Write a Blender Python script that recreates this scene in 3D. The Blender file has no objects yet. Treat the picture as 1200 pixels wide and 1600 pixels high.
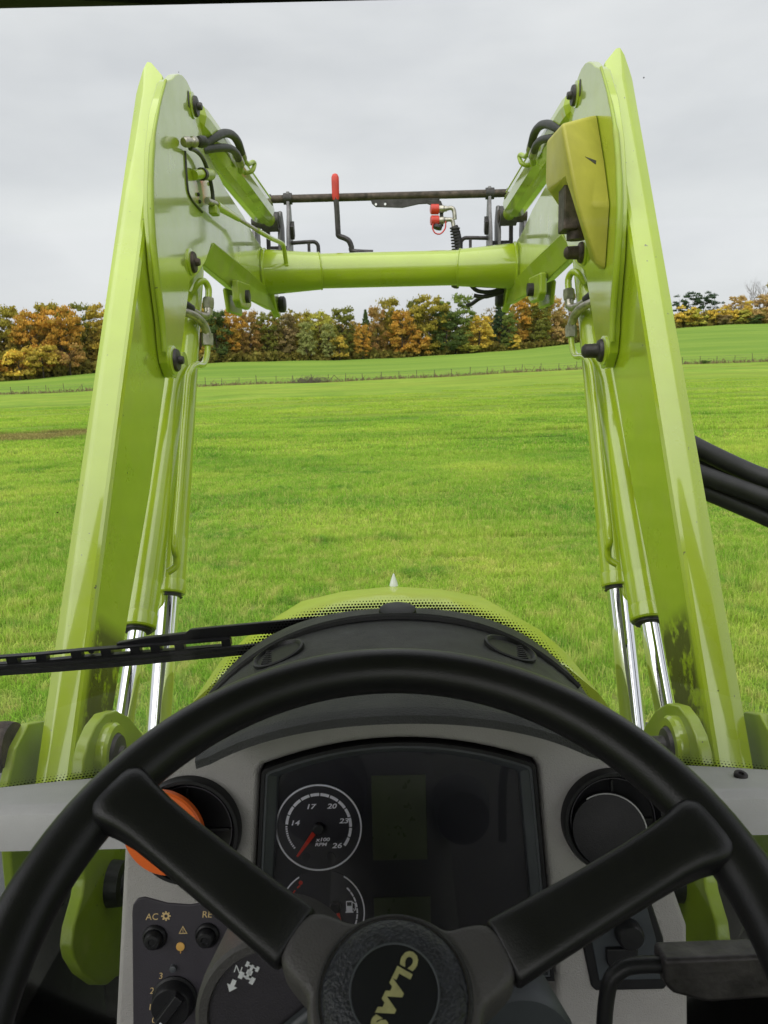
import bpy, math, random
import numpy as np
from mathutils import Vector, Matrix
R = math.radians
sc = bpy.context.scene
col = sc.collection
EYE = 2.35                      # eye height of the driver above the field (m)
PITCH, ROLL = R(9.9), R(1.25)

# ------------------------------------------------------------------ camera
cd = bpy.data.cameras.new('camera'); cam = bpy.data.objects.new('camera', cd); col.objects.link(cam)
cd.sensor_fit = 'VERTICAL'; cd.sensor_height = 24.0; cd.lens = 18.0
cd.clip_start = 0.03; cd.clip_end = 4000
fw = Vector((0, math.cos(PITCH), -math.sin(PITCH))); up = Vector((0, math.sin(PITCH), math.cos(PITCH))); rt = Vector((1, 0, 0))
r2 = rt*math.cos(ROLL) - up*math.sin(ROLL); u2 = up*math.cos(ROLL) + rt*math.sin(ROLL)
cam.matrix_world = Matrix(((r2.x, u2.x, -fw.x, 0), (r2.y, u2.y, -fw.y, 0), (r2.z, u2.z, -fw.z, EYE), (0, 0, 0, 1)))
sc.camera = cam
cd.dof.use_dof = True; cd.dof.focus_distance = 1.15; cd.dof.aperture_fstop = 15

# ------------------------------------------------------------------ sky, sun, exposure
SUN_EL, SUN_AZ = R(52), R(205)      # azimuth clockwise from +Y: behind the cab, a little to the left
world = bpy.data.worlds.new('World'); sc.world = world; world.use_nodes = True
nt = world.node_tree; nt.nodes.clear()
def wn(t, **k):
    n = nt.nodes.new(t)
    for a, b in k.items(): setattr(n, a, b)
    return n
out = wn('ShaderNodeOutputWorld'); mix = wn('ShaderNodeMixShader'); bg1 = wn('ShaderNodeBackground'); bg2 = wn('ShaderNodeBackground')
sky = wn('ShaderNodeTexSky', sky_type='NISHITA', sun_disc=False); sky.sun_elevation = SUN_EL; sky.sun_rotation = SUN_AZ
bg1.inputs[1].default_value = 0.08; nt.links.new(sky.outputs[0], bg1.inputs[0])
tc = wn('ShaderNodeTexCoord'); mp = wn('ShaderNodeMapping'); mp.inputs['Scale'].default_value = (1.0, 1.0, 3.2)
no = wn('ShaderNodeTexNoise'); no.inputs['Scale'].default_value = 1.9; no.inputs['Detail'].default_value = 5; no.inputs['Roughness'].default_value = .5
rp = wn('ShaderNodeValToRGB'); rp.color_ramp.elements[0].position = .36; rp.color_ramp.elements[0].color = (.335, .338, .352, 1)
rp.color_ramp.elements[1].position = .64; rp.color_ramp.elements[1].color = (.430, .430, .436, 1)
sp = wn('ShaderNodeSeparateXYZ'); mr = wn('ShaderNodeMapRange'); mr.inputs[1].default_value = 0; mr.inputs[2].default_value = 1; mr.inputs[3].default_value = 1.0; mr.inputs[4].default_value = 1.35
nt.links.new(tc.outputs['Generated'], mp.inputs[0]); nt.links.new(mp.outputs[0], no.inputs['Vector']); nt.links.new(no.outputs[0], rp.inputs[0])
nt.links.new(tc.outputs['Generated'], sp.inputs[0]); nt.links.new(sp.outputs[2], mr.inputs[0])
nt.links.new(rp.outputs[0], bg2.inputs[0]); nt.links.new(mr.outputs[0], bg2.inputs[1])
mix.inputs[0].default_value = .93
nt.links.new(bg1.outputs[0], mix.inputs[1]); nt.links.new(bg2.outputs[0], mix.inputs[2]); nt.links.new(mix.outputs[0], out.inputs[0])
sd = bpy.data.lights.new('sun', 'SUN'); sd.energy = 1.5; sd.angle = R(95); sd.color = (1, .97, .92)
sun = bpy.data.objects.new('sun', sd); col.objects.link(sun)
sdir = Vector((math.sin(SUN_AZ)*math.cos(SUN_EL), math.cos(SUN_AZ)*math.cos(SUN_EL), math.sin(SUN_EL)))
sun.rotation_euler = sdir.to_track_quat('Z', 'Y').to_euler(); sun.location = (0, 0, 60)
vs = sc.view_settings; sc.display_settings.display_device = 'sRGB'
vs.view_transform = 'Standard'; vs.look = 'None'; vs.gamma = 1; vs.use_curve_mapping = False; vs.exposure = 0.9
sc.cycles.max_bounces = 8; sc.cycles.transparent_max_bounces = 24

# ------------------------------------------------------------------ materials
class NT:
    def __init__(s, name):
        s.m = bpy.data.materials.new(name); s.m.use_nodes = True; s.t = s.m.node_tree; s.t.nodes.clear()
        s.o = s.n('ShaderNodeOutputMaterial')
    def n(s, t, ins=None, **k):
        q = s.t.nodes.new(t)
        for a, b in k.items(): setattr(q, a, b)
        for a, b in (ins or {}).items():
            if hasattr(b, 'is_linked') or isinstance(b, bpy.types.NodeSocket): s.t.links.new(b, q.inputs[a])
            else: q.inputs[a].default_value = b
        return q
    def math(s, op, a, b=0.0, c=None):
        d = {0: a, 1: b}
        if c is not None: d[2] = c
        return s.n('ShaderNodeMath', d, operation=op).outputs[0]
    def mixc(s, f, a, b, mode='MIX'):
        q = s.t.nodes.new('ShaderNodeMix'); q.data_type = 'RGBA'; q.blend_type = mode
        for i, v in ((0, f), (6, a), (7, b)):
            if isinstance(v, bpy.types.NodeSocket): s.t.links.new(v, q.inputs[i])
            elif i and len(v) == 3: q.inputs[i].default_value = (*v, 1)
            else: q.inputs[i].default_value = v
        return q.outputs[2]
    def noise(s, scale, detail=4, rough=.55, vec=None, dist=0):
        d = {'Scale': scale, 'Detail': detail, 'Roughness': rough, 'Distortion': dist}
        if vec is not None: d['Vector'] = vec
        return s.n('ShaderNodeTexNoise', d).outputs[0]
    def ramp(s, f, stops):
        q = s.n('ShaderNodeValToRGB', {0: f}); e = q.color_ramp.elements
        while len(e) < len(stops): e.new(.5)
        for i, (p, c) in enumerate(stops):
            e[i].position = p; e[i].color = (*c, 1) if len(c) == 3 else c
        return q.outputs[0]
    def rng(s, f, a, b, c=0., d=1.):
        q = s.n('ShaderNodeMapRange', {0: f, 1: a, 2: b, 3: c, 4: d}); return q.outputs[0]
    def bump(s, h, strength, dist):
        return s.n('ShaderNodeBump', {'Strength': strength, 'Distance': dist, 'Height': h}).outputs[0]
    def bsdf(s, **k):
        ins = {a.replace('_', ' '): b for a, b in k.items()}
        if isinstance(ins.get('Base Color'), tuple) and len(ins['Base Color']) == 3: ins['Base Color'] = (*ins['Base Color'], 1)
        q = s.n('ShaderNodeBsdfPrincipled', ins); s.t.links.new(q.outputs[0], s.o.inputs[0]); return q
    def obj(s): return s.n('ShaderNodeTexCoord').outputs['Object']
    def pos(s): return s.n('ShaderNodeNewGeometry').outputs['Position']

def plain(name, c, rough=.5, metal=0., var=.12, scale=14., bump=0., bscale=300., coat=0., crough=.1, rvar=.12, spec=.5):
    t = NT(name); v = t.obj()
    n = t.noise(scale, 5, .6, v)
    c2 = tuple(x*(1-var*1.6) for x in c); c3 = tuple(min(1, x*(1+var)) for x in c)
    bc = t.ramp(n, [(.3, c2), (.7, c3)])
    rr = t.rng(t.noise(scale*2.3, 4, .6, v), .3, .7, max(.02, rough-rvar*rough), min(1, rough+rvar*rough))
    k = dict(Base_Color=bc, Roughness=rr, Metallic=metal, Coat_Weight=coat, Coat_Roughness=crough, Specular_IOR_Level=spec)
    if bump: k['Normal'] = t.bump(t.noise(bscale, 3, .5, v), bump, .002)
    t.bsdf(**k); return t.m

def paint(name, c, dust=.16, chips=.0, mud=False, coat=1., rough=.3):
    """lime tractor paint: clear coat, thin field dust, small chips; mud smear near the pivot"""
    t = NT(name); v = t.obj()
    n = t.noise(5, 6, .6, v)
    base = t.ramp(n, [(.3, tuple(x*.90 for x in c)), (.7, tuple(min(1, x*1.05) for x in c))])
    d = t.rng(t.noise(16, 7, .7, v), .50, .75, 0, dust)
    base = t.mixc(d, base, (.38, .37, .16))
    spots = t.rng(t.noise(85, 2, .5, v), .735 if chips else .9, .75 if chips else .95, 0, 1)
    base = t.mixc(t.math('MULTIPLY', spots, .8), base, (.05, .045, .03))
    rr = t.math('ADD', t.rng(t.noise(9, 5, .6, v), .3, .7, rough-.06, rough+.1), t.math('MULTIPLY', d, .5))
    cw = t.math('SUBTRACT', coat, t.math('MULTIPLY', d, 1.2))
    if mud:
        s = t.n('ShaderNodeSeparateXYZ', {0: v})
        ax = t.math('ABSOLUTE', s.outputs[0])
        y = s.outputs[1]; z = t.math('SUBTRACT', s.outputs[2], EYE)
        # long streak on the inner wall close to the pivot
        along = t.math('ADD', t.math('MULTIPLY', y, .532), t.math('MULTIPLY', z, .847))
        perp = t.math('SUBTRACT', t.math('MULTIPLY', y, .847), t.math('MULTIPLY', z, .532))
        nn = t.noise(22, 6, .7, v)
        a = t.math('SUBTRACT', 1., t.math('MULTIPLY', t.math('ABSOLUTE', t.math('SUBTRACT', along, .178)), 5.2))
        b = t.math('SUBTRACT', 1., t.math('MULTIPLY', t.math('ABSOLUTE', t.math('SUBTRACT', perp, 1.422)), 12.))
        m = t.math('MULTIPLY', t.math('MULTIPLY', t.rng(a, 0, .2), t.rng(b, 0, .25)), t.rng(nn, .38, .47))
        m = t.math('MULTIPLY', m, t.rng(ax, .542, .538, 0, 1))
        base = t.mixc(t.math('MULTIPLY', m, .92), base, (.035, .026, .015))
        cw = t.math('MULTIPLY', cw, t.math('SUBTRACT', 1., m))
    bm = t.bump(t.noise(420, 2, .5, v), .06, .001)
    t.bsdf(Base_Color=base, Roughness=rr, Coat_Weight=t.n('ShaderNodeClamp', {0: cw}).outputs[0], Coat_Roughness=.07, Coat_IOR=1.62, Normal=bm)
    return t.m

LIME = (.350, .470, .012)
M = {}
M['paint'] = paint('lime_paint', LIME)
M['boom'] = paint('lime_paint_boom', LIME, dust=.2, chips=1, mud=True)
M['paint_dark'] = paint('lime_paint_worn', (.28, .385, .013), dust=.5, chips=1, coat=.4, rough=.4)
M['bonnet'] = paint('lime_paint_skylit', (.42, .53, .03), dust=.1, coat=.3, rough=.45)  # same lime, brightened in colour for sky light on the bonnet top
M['cover'] = plain('yellow_plastic', (.42, .395, .055), .5, var=.1, scale=9, bump=.15, bscale=500)
M['chrome'] = plain('chrome_rod', (.86, .87, .9), .07, 1., var=.02, scale=30)
M['steel'] = plain('zinc_steel', (.42, .40, .34), .36, .9, var=.25, scale=60)
M['rust'] = plain('rusty_shaft', (.075, .056, .046), .6, .5, var=.5, scale=38, bump=.4, bscale=160)
M['iron'] = plain('dark_iron', (.055, .05, .052), .5, .6, var=.35, scale=40, bump=.25, bscale=200)
M['greysteel'] = plain('grey_steel', (.17, .165, .17), .45, .5, var=.25, scale=35)
M['rubber'] = plain('black_rubber', (.018, .018, .019), .5, var=.25, scale=30, bump=.2, bscale=260)
M['blackp'] = plain('black_plastic', (.012, .012, .014), .42, var=.15, scale=20, bump=.12, bscale=900, spec=.3)
M['wheelp'] = plain('wheel_plastic', (.009, .009, .010), .36, var=.25, scale=9, bump=.14, bscale=1100, spec=.4)
M['dome'] = plain('dash_top_grain', (.032, .033, .036), .5, var=.2, scale=12, bump=.8, bscale=650)
M['ridge'] = plain('dash_ridge', (.012, .012, .013), .6, var=.2, scale=12, bump=.5, bscale=650)
M['grey'] = plain('grey_console_grain', (.345, .333, .325), .55, var=.08, scale=7, bump=.55, bscale=800)
M['sill'] = plain('grey_sill', (.47, .47, .48), .5, var=.06, scale=9, bump=.3, bscale=600)
M['hub'] = plain('hub_grey', (.062, .058, .059), .5, var=.1, scale=14, bump=.3, bscale=700)
M['leather'] = plain('hub_grain', (.015, .017, .023), .36, var=.4, scale=160, bump=.8, bscale=480)
M['face'] = plain('cluster_face', (.008, .008, .012), .35, var=.1, scale=12)
M['dial'] = plain('dial_face', (.018, .017, .022), .5, var=.1, scale=22)
M['frame'] = plain('cluster_frame', (.060, .066, .075), .35, var=.12, scale=22)
M['white'] = plain('dial_print', (.93, .93, .96), .5, var=.04, scale=60)
M['ivory'] = plain('legend_print', (.62, .46, .22), .5, var=.04, scale=60)
M['whiteicon'] = plain('icon_print', (.8, .82, .86), .5, var=.04, scale=60)
M['logo'] = plain('logo_print', (.30, .29, .13), .5, var=.15, scale=200)
M['needle'] = plain('needle_red', (.62, .035, .012), .4, var=.05, scale=50)
M['red'] = plain('red_rubber', (.55, .03, .018), .4, var=.12, scale=30)
M['orange'] = plain('orange_plastic', (.75, .135, .022), .4, var=.05, scale=20)
M['amber'] = plain('amber_lamp', (.70, .40, .10), .4, var=.05, scale=20)
M['lcd'] = plain('lcd_olive', (.042, .054, .022), .3, var=.12, scale=40)
M['panel'] = plain('switch_panel', (.034, .030, .040), .5, var=.12, scale=18, bump=.2, bscale=800)
M['panelr'] = plain('switch_panel_slate', (.040, .047, .056), .45, var=.12, scale=18)
M['liner'] = plain('headliner', (.38, .37, .35), .8, var=.1, scale=9)
M['header'] = plain('header_black', (.006, .005, .005), .9, var=.1, scale=9, spec=.05)
M['tyre'] = plain('tyre_rubber', (.014, .014, .014), .75, var=.4, scale=14, bump=.4, bscale=90)
M['fender'] = plain('fender_plastic', (.075, .078, .085), .5, var=.1, scale=8)
M['arrow'] = plain('white_marker', (.8, .82, .84), .4, var=.02, scale=9)
M['wood'] = plain('post_wood', (.10, .08, .06), .8, var=.3, scale=9)
M['wire'] = plain('fence_wire', (.14, .13, .12), .6, .4, var=.1, scale=9)
M['bark'] = plain('bark', (.06, .046, .035), .85, var=.35, scale=3)
M['twig'] = plain('twig', (.13, .105, .085), .85, var=.3, scale=3)

def glass_mat(name, frit=False, tint=(.97, .985, .975)):
    t = NT(name); v = t.pos()
    tr = t.n('ShaderNodeBsdfTransparent', {0: (*tint, 1)}); gl = t.n('ShaderNodeBsdfGlossy', {'Color': (1, 1, 1, 1), 'Roughness': .03})
    fr = t.n('ShaderNodeFresnel', {'IOR': 1.40})
    m = t.n('ShaderNodeMixShader', {0: fr.outputs[0], 1: tr.outputs[0], 2: gl.outputs[0]})
    last = m.outputs[0]
    if frit:
        df = t.n('ShaderNodeBsdfDiffuse', {'Color': (.05, .045, .035, 1)})
        vo = t.n('ShaderNodeTexVoronoi', {'Vector': v, 'Scale': 42., 'Randomness': 1.})
        pick = t.math('GREATER_THAN', t.n('ShaderNodeSeparateColor', {0: vo.outputs['Color']}).outputs[0], .93)
        spk = t.math('MULTIPLY', t.math('LESS_THAN', vo.outputs['Distance'], .045), pick)
        film = t.rng(t.noise(3.1, 5, .6, v), .42, .75, .0, .06)
        spk = t.math('MAXIMUM', t.math('MULTIPLY', spk, .85), film)
        last = t.n('ShaderNodeMixShader', {0: spk, 1: last, 2: df.outputs[0]}).outputs[0]
        # printed black dot band that follows the dash: arch in the middle, straight at the sides
        s = t.n('ShaderNodeSeparateXYZ', {0: v}); x = t.math('SUBTRACT', s.outputs[0], .008); z = t.math('SUBTRACT', s.outputs[2], EYE)
        x2 = t.math('MULTIPLY', x, x)
        arch = t.math('SUBTRACT', t.math('SUBTRACT', -.2930, t.math('MULTIPLY', x2, 1.0)), t.math('MULTIPLY', t.math('MULTIPLY', x2, x2), 17.))
        edge = t.math('MAXIMUM', arch, -.534)
        h = t.math('SUBTRACT', z, edge)
        P = .0042
        row = t.math('FLOOR', t.math('DIVIDE', z, P))
        off = t.math('MULTIPLY', t.math('MODULO', t.math('ABSOLUTE', row), 2.), .5)
        fx = t.math('SUBTRACT', t.math('FRACT', t.math('ADD', t.math('DIVIDE', x, P), t.math('ADD', off, 1000.))), .5)
        fz = t.math('SUBTRACT', t.math('FRACT', t.math('ADD', t.math('DIVIDE', z, P), 1000.)), .5)
        dist = t.math('SQRT', t.math('ADD', t.math('MULTIPLY', fx, fx), t.math('MULTIPLY', fz, fz)))
        hm = t.math('ADD', .0105, t.math('MULTIPLY', t.math('MINIMUM', x2, .06), .17))
        rad = t.rng(t.math('DIVIDE', h, hm), .0, 1., .44, .05)
        dot = t.math('MULTIPLY', t.math('LESS_THAN', dist, rad), t.math('LESS_THAN', h, hm))
        bk = t.n('ShaderNodeBsdfDiffuse', {'Color': (.006, .006, .007, 1)})
        last = t.n('ShaderNodeMixShader', {0: dot, 1: last, 2: bk.outputs[0]}).outputs[0]
    t.t.links.new(last, t.o.inputs[0]); return t.m
M['glass'] = glass_mat('windscreen_glass', True)
M['glass2'] = glass_mat('window_glass', tint=(.94, .96, .95))
M['lens'] = glass_mat('cluster_lens', tint=(.98, .98, 1.))

def foliage_mat():
    t = NT('foliage'); oi = t.n('ShaderNodeObjectInfo')
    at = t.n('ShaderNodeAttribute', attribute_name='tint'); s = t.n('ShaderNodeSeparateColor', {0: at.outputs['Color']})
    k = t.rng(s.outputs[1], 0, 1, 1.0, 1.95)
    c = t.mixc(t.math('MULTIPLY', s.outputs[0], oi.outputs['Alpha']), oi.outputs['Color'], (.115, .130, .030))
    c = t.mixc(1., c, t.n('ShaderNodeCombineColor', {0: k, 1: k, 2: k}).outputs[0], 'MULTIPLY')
    d = t.n('ShaderNodeBsdfDiffuse', {0: c}); tl = t.n('ShaderNodeBsdfTranslucent', {0: c})
    m = t.n('ShaderNodeMixShader', {0: .3, 1: d.outputs[0], 2: tl.outputs[0]})
    t.t.links.new(m.outputs[0], t.o.inputs[0]); return t.m
M['foliage'] = foliage_mat()

def grass_color(t, v):
    """meadow colour by place: fresh yellow-green, darker lush patches, straw thatch, cooler far slope"""
    s = t.n('ShaderNodeSeparateXYZ', {0: v}); y = s.outputs[1]; x = s.outputs[0]
    flat = t.n('ShaderNodeCombineXYZ', {0: x, 1: y, 2: 0.}).outputs[0]
    st = t.n('ShaderNodeMapping', {0: flat, 'Scale': (.85, 1.0, 1.0)}).outputs[0]
    n1 = t.noise(.16, 5, .6, st); n2 = t.noise(.9, 5, .65, st); n3 = t.noise(4.5, 4, .6, flat)
    c = t.ramp(n1, [(.36, (.108, .232, .026)), (.5, (.188, .308, .036)), (.64, (.290, .372, .058))])
    lush = t.rng(n2, .55, .68); c = t.mixc(t.math('MULTIPLY', lush, .8), c, (.058, .180, .022))
    pale = t.rng(t.noise(.55, 5, .6, st), .55, .72); c = t.mixc(t.math('MULTIPLY', pale, .5), c, (.33, .39, .075))
    straw = t.math('MULTIPLY', t.rng(n3, .48, .72), t.rng(y, 24, 7, .04, .85))
    c = t.mixc(straw, c, (.42, .39, .14))
    # mown swaths that run across the slope, only past the near ground
    sw = t.n('ShaderNodeMapping', {0: flat, 'Rotation': (0, 0, R(-7)), 'Scale': (.012, .22, 1)}).outputs[0]
    w = t.noise(1., 3, .5, sw)
    far = t.rng(t.math('ADD', y, t.math('MULTIPLY', t.noise(.12, 4, .6, flat), 16.)), 26, 58)
    c = t.mixc(t.math('MULTIPLY', far, t.rng(w, .38, .62, .25, .85)), c, (.245, .338, .040))
    c = t.mixc(t.math('MULTIPLY', far, t.rng(w, .56, .64, .0, .45)), c, (.165, .20, .034))
    fine = t.noise(1., 5, .65, t.n('ShaderNodeMapping', {0: flat, 'Rotation': (0, 0, R(-9)), 'Scale': (.10, .9, 1)}).outputs[0])
    kf = t.rng(fine, .3, .7, .86, 1.12); kf2 = t.math('ADD', 1., t.math('MULTIPLY', far, t.math('SUBTRACT', kf, 1.)))
    # old wheel track running slantwise up the slope
    tk = t.math('ABSOLUTE', t.math('SUBTRACT', t.math('ADD', y, t.math('MULTIPLY', t.noise(.08, 3, .5, flat), 6.)), t.math('ADD', 80., t.math('MULTIPLY', x, .46))))
    kf2 = t.math('MULTIPLY', kf2, t.rng(tk, .5, 1.7, .78, 1.))
    c = t.mixc(1., c, t.n('ShaderNodeCombineColor', {0: kf2, 1: kf2, 2: kf2}).outputs[0], 'MULTIPLY')
    # bare earth strip in the dip on the left
    dx = t.rng(x, -10.8, -12., 0, 1)
    wob = t.math('MULTIPLY', t.math('SUBTRACT', t.noise(.5, 3, .5, v), .5), 1.6)
    dy = t.math('ABSOLUTE', t.math('SUBTRACT', t.math('ADD', y, wob), t.math('ADD', 30.4, t.math('MULTIPLY', t.math('ADD', x, 14.), .16))))
    e = t.math('MULTIPLY', t.math('MULTIPLY', dx, t.rng(dy, 1.6, 2.5, 1, 0)), t.rng(t.noise(1.7, 5, .7, v), .22, .38))
    c = t.mixc(t.math('MULTIPLY', e, .75), c, (.175, .115, .06))
    # upper field behind the fence: cooler green
    up_ = t.rng(y, 119.5, 121.5)
    upc = t.ramp(t.noise(1., 4, .6, t.n('ShaderNodeMapping', {0: flat, 'Scale': (.018, .12, 1)}).outputs[0]), [(.35, (.135, .238, .032)), (.65, (.205, .305, .044))])
    c = t.mixc(up_, c, upc)
    return c
def field_mat():
    t = NT('meadow'); v = t.pos()
    c = grass_color(t, v)
    s = t.n('ShaderNodeSeparateXYZ', {0: v})
    k = t.math('MULTIPLY', t.rng(t.noise(26, 5, .7, v), .3, .7, .80, 1.12), t.rng(s.outputs[1], 20, 75, .84, 1.1))  # near ground darkened in colour to match the self-shadow of the blades
    c = t.mixc(1., c, t.n('ShaderNodeCombineColor', {0: k, 1: k, 2: k}).outputs[0], 'MULTIPLY')
    bm = t.bump(t.noise(7, 8, .75, v), .55, .12)
    t.bsdf(Base_Color=c, Roughness=.95, Specular_IOR_Level=.1, Normal=bm); return t.m
M['field'] = field_mat()
def blade_mat():
    t = NT('grass_blade'); v = t.pos(); c = grass_color(t, v)
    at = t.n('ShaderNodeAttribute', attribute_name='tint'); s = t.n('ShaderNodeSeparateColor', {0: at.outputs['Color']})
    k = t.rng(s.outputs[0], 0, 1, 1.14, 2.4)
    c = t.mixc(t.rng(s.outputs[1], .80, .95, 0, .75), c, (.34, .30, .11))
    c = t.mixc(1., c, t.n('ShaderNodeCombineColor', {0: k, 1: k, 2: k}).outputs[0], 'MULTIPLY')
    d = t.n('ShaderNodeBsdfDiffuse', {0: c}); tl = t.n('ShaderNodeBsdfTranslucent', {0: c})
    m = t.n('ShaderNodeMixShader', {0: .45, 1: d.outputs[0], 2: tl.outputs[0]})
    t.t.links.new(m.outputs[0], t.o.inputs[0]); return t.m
M['blade'] = blade_mat()
M['straw'] = plain('dry_stalk', (.20, .155, .075), .9, var=.3, scale=1.5)

# ------------------------------------------------------------------ mesh helpers
class MB:
    def __init__(s, mtx=None): s.v, s.f, s.M = [], [], mtx
    def add(s, vs, fs):
        o = len(s.v)
        for p in vs:
            p = Vector(p)
            if s.M is not None: p = s.M @ p
            s.v.append(p)
        s.f += [tuple(i+o for i in f) for f in fs]
        return s
    def box(s, a, b):
        x0, y0, z0 = a; x1, y1, z1 = b
        return s.add([(x0,y0,z0),(x1,y0,z0),(x1,y1,z0),(x0,y1,z0),(x0,y0,z1),(x1,y0,z1),(x1,y1,z1),(x0,y1,z1)],
                     [(0,3,2,1),(4,5,6,7),(0,1,5,4),(1,2,6,5),(2,3,7,6),(3,0,4,7)])
    def prism(s, poly, a, b, axis='x'):
        """polygon in the plane across axis, extruded from a to b"""
        n = len(poly)
        def pt(q, h):
            return (h, q[0], q[1]) if axis == 'x' else (q[0], h, q[1]) if axis == 'y' else (q[0], q[1], h)
        vs = [pt(q, a) for q in poly] + [pt(q, b) for q in poly]
        fs = [tuple(range(n)), tuple(range(2*n-1, n-1, -1))] + [(i, i+n, (i+1) % n+n, (i+1) % n) for i in range(n)]
        return s.add(vs, fs)
    def loft(s, rings, closed=True, caps=True):
        n = len(rings[0]); vs = [p for r in rings for p in r]; fs = []
        m = n if closed else n-1
        for j in range(len(rings)-1):
            for i in range(m):
                fs.append((j*n+i, j*n+(i+1) % n, (j+1)*n+(i+1) % n, (j+1)*n+i))
        if caps: fs += [tuple(range(n-1, -1, -1)), tuple((len(rings)-1)*n+i for i in range(n))]
        return s.add(vs, fs)
    def tube(s, pts, r, seg=10, caps=True, smooth=0):
        pts = [Vector(p) for p in pts]
        if smooth: pts = spline(pts, smooth)
        n = len(pts); rr = r if isinstance(r, (list, tuple)) else [r]*n
        if len(rr) != n: rr = [rr[min(len(rr)-1, int(i*len(rr)/n))] for i in range(n)]
        rings = []; ref = None
        for i in range(n):
            t = (pts[min(i+1, n-1)]-pts[max(i-1, 0)]).normalized()
            if ref is None:
                ref = Vector((0, 0, 1)) if abs(t.z) < .9 else Vector((1, 0, 0))
            a = (ref - t*ref.dot(t)).normalized(); ref = a; b = t.cross(a)
            rings.append([pts[i]+(a*math.cos(k*2*math.pi/seg)+b*math.sin(k*2*math.pi/seg))*rr[i] for k in range(seg)])
        return s.loft(rings, True, caps)
    def cyl(s, a, b, r, seg=24, r2=None):
        return s.tube([a, b], [r, r if r2 is None else r2], seg)
    def lathe(s, prof, o=(0, 0, 0), axis=(0, 0, 1), seg=32, caps=True):
        """prof: (radius, height) along axis"""
        ax = Vector(axis).normalized(); ref = Vector((1, 0, 0)) if abs(ax.x) < .9 else Vector((0, 1, 0))
        a = (ref-ax*ref.dot(ax)).normalized(); b = ax.cross(a); o = Vector(o)
        return s.loft([[o+ax*h+(a*math.cos(k*2*math.pi/seg)+b*math.sin(k*2*math.pi/seg))*r for k in range(seg)] for r, h in prof], True, caps)
    def torus(s, Rr, r, n=96, m=16):
        vs, fs = [], []
        for i in range(n):
            A = 2*math.pi*i/n
            for j in range(m):
                B = 2*math.pi*j/m; q = Rr+r*math.cos(B)
                vs.append((q*math.cos(A), q*math.sin(A), r*math.sin(B)))
        for i in range(n):
            for j in range(m):
                fs.append((i*m+j, ((i+1) % n)*m+j, ((i+1) % n)*m+(j+1) % m, i*m+(j+1) % m))
        return s.add(vs, fs)
    def mesh(s, name, z=EYE):
        me = bpy.data.meshes.new(name); me.from_pydata([(p.x, p.y, p.z+z) for p in s.v], [], s.f); me.update(); fix(me); return me
    def build(s, name, mat, parent=None, bevel=0, z=EYE, seg=2, angle=38, label=None):
        me = s.mesh(name, z); me.materials.append(mat if not isinstance(mat, str) else M[mat])
        smooth(me, angle); o = link(name, me, parent)
        if bevel:
            b = o.modifiers.new('bevel', 'BEVEL'); b.width = bevel; b.segments = seg; b.limit_method = 'ANGLE'; b.angle_limit = R(30); b.harden_normals = True; b.use_clamp_overlap = True
        if label: o['label'] = label
        return o
import bmesh
def fix(me):
    bm = bmesh.new(); bm.from_mesh(me); bmesh.ops.recalc_face_normals(bm, faces=bm.faces); bm.to_mesh(me); bm.free()
def smooth(me, angle=38):
    me.polygons.foreach_set('use_smooth', [True]*len(me.polygons)); me.set_sharp_from_angle(angle=R(angle))
def link(name, me, parent=None):
    o = bpy.data.objects.new(name, me); col.objects.link(o)
    if parent is not None:
        o.parent = parent
        if parent.type == 'EMPTY' and parent.get('built_in_place'): o.matrix_parent_inverse = Matrix.Translation(-Vector(parent['built_in_place']))
    return o
def tag(o, label=None, cat=None, group=None, kind=None):
    for k, v in (('label', label), ('category', cat), ('group', group), ('kind', kind)):
        if v: o[k] = v
    return o
def empty(name, loc, in_place=False):
    o = bpy.data.objects.new(name, None); col.objects.link(o); o.location = loc; o.empty_display_size = .3
    if in_place: o['built_in_place'] = tuple(loc)
    return o
def spline(pts, n):
    out_ = []
    P_ = [pts[0]]+list(pts)+[pts[-1]]
    for i in range(1, len(P_)-2):
        a, b, c, d = P_[i-1:i+3]
        for k in range(n):
            t = k/n
            out_.append(.5*((2*b)+(c-a)*t+(2*a-5*b+4*c-d)*t*t+(3*b-a-3*c+d)*t**3))
    out_.append(pts[-1]); return out_
def sx(pts, s): return [(p[0]*s, p[1], p[2]) for p in pts]
def text(body, size, mtx, mat, parent, name='lettering', shear=0., bold=0., spacing=1., sxy=(1, 1)):
    cu = bpy.data.curves.new(name, 'FONT'); cu.body = body; cu.size = size; cu.align_x = 'CENTER'; cu.align_y = 'CENTER'
    cu.shear = shear; cu.offset = bold; cu.space_character = spacing; cu.resolution_u = 3
    o = bpy.data.objects.new(name, cu); col.objects.link(o); bpy.context.view_layer.update()
    me = bpy.data.meshes.new_from_object(o.evaluated_get(bpy.context.evaluated_depsgraph_get())); bpy.data.objects.remove(o); bpy.data.curves.remove(cu)
    me.name = name
    me.transform(mtx @ Matrix.Diagonal((sxy[0], sxy[1], 1, 1))); me.transform(Matrix.Translation((0, 0, EYE)))
    me.materials.clear(); me.materials.append(M[mat]); return link(name, me, parent)

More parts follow.
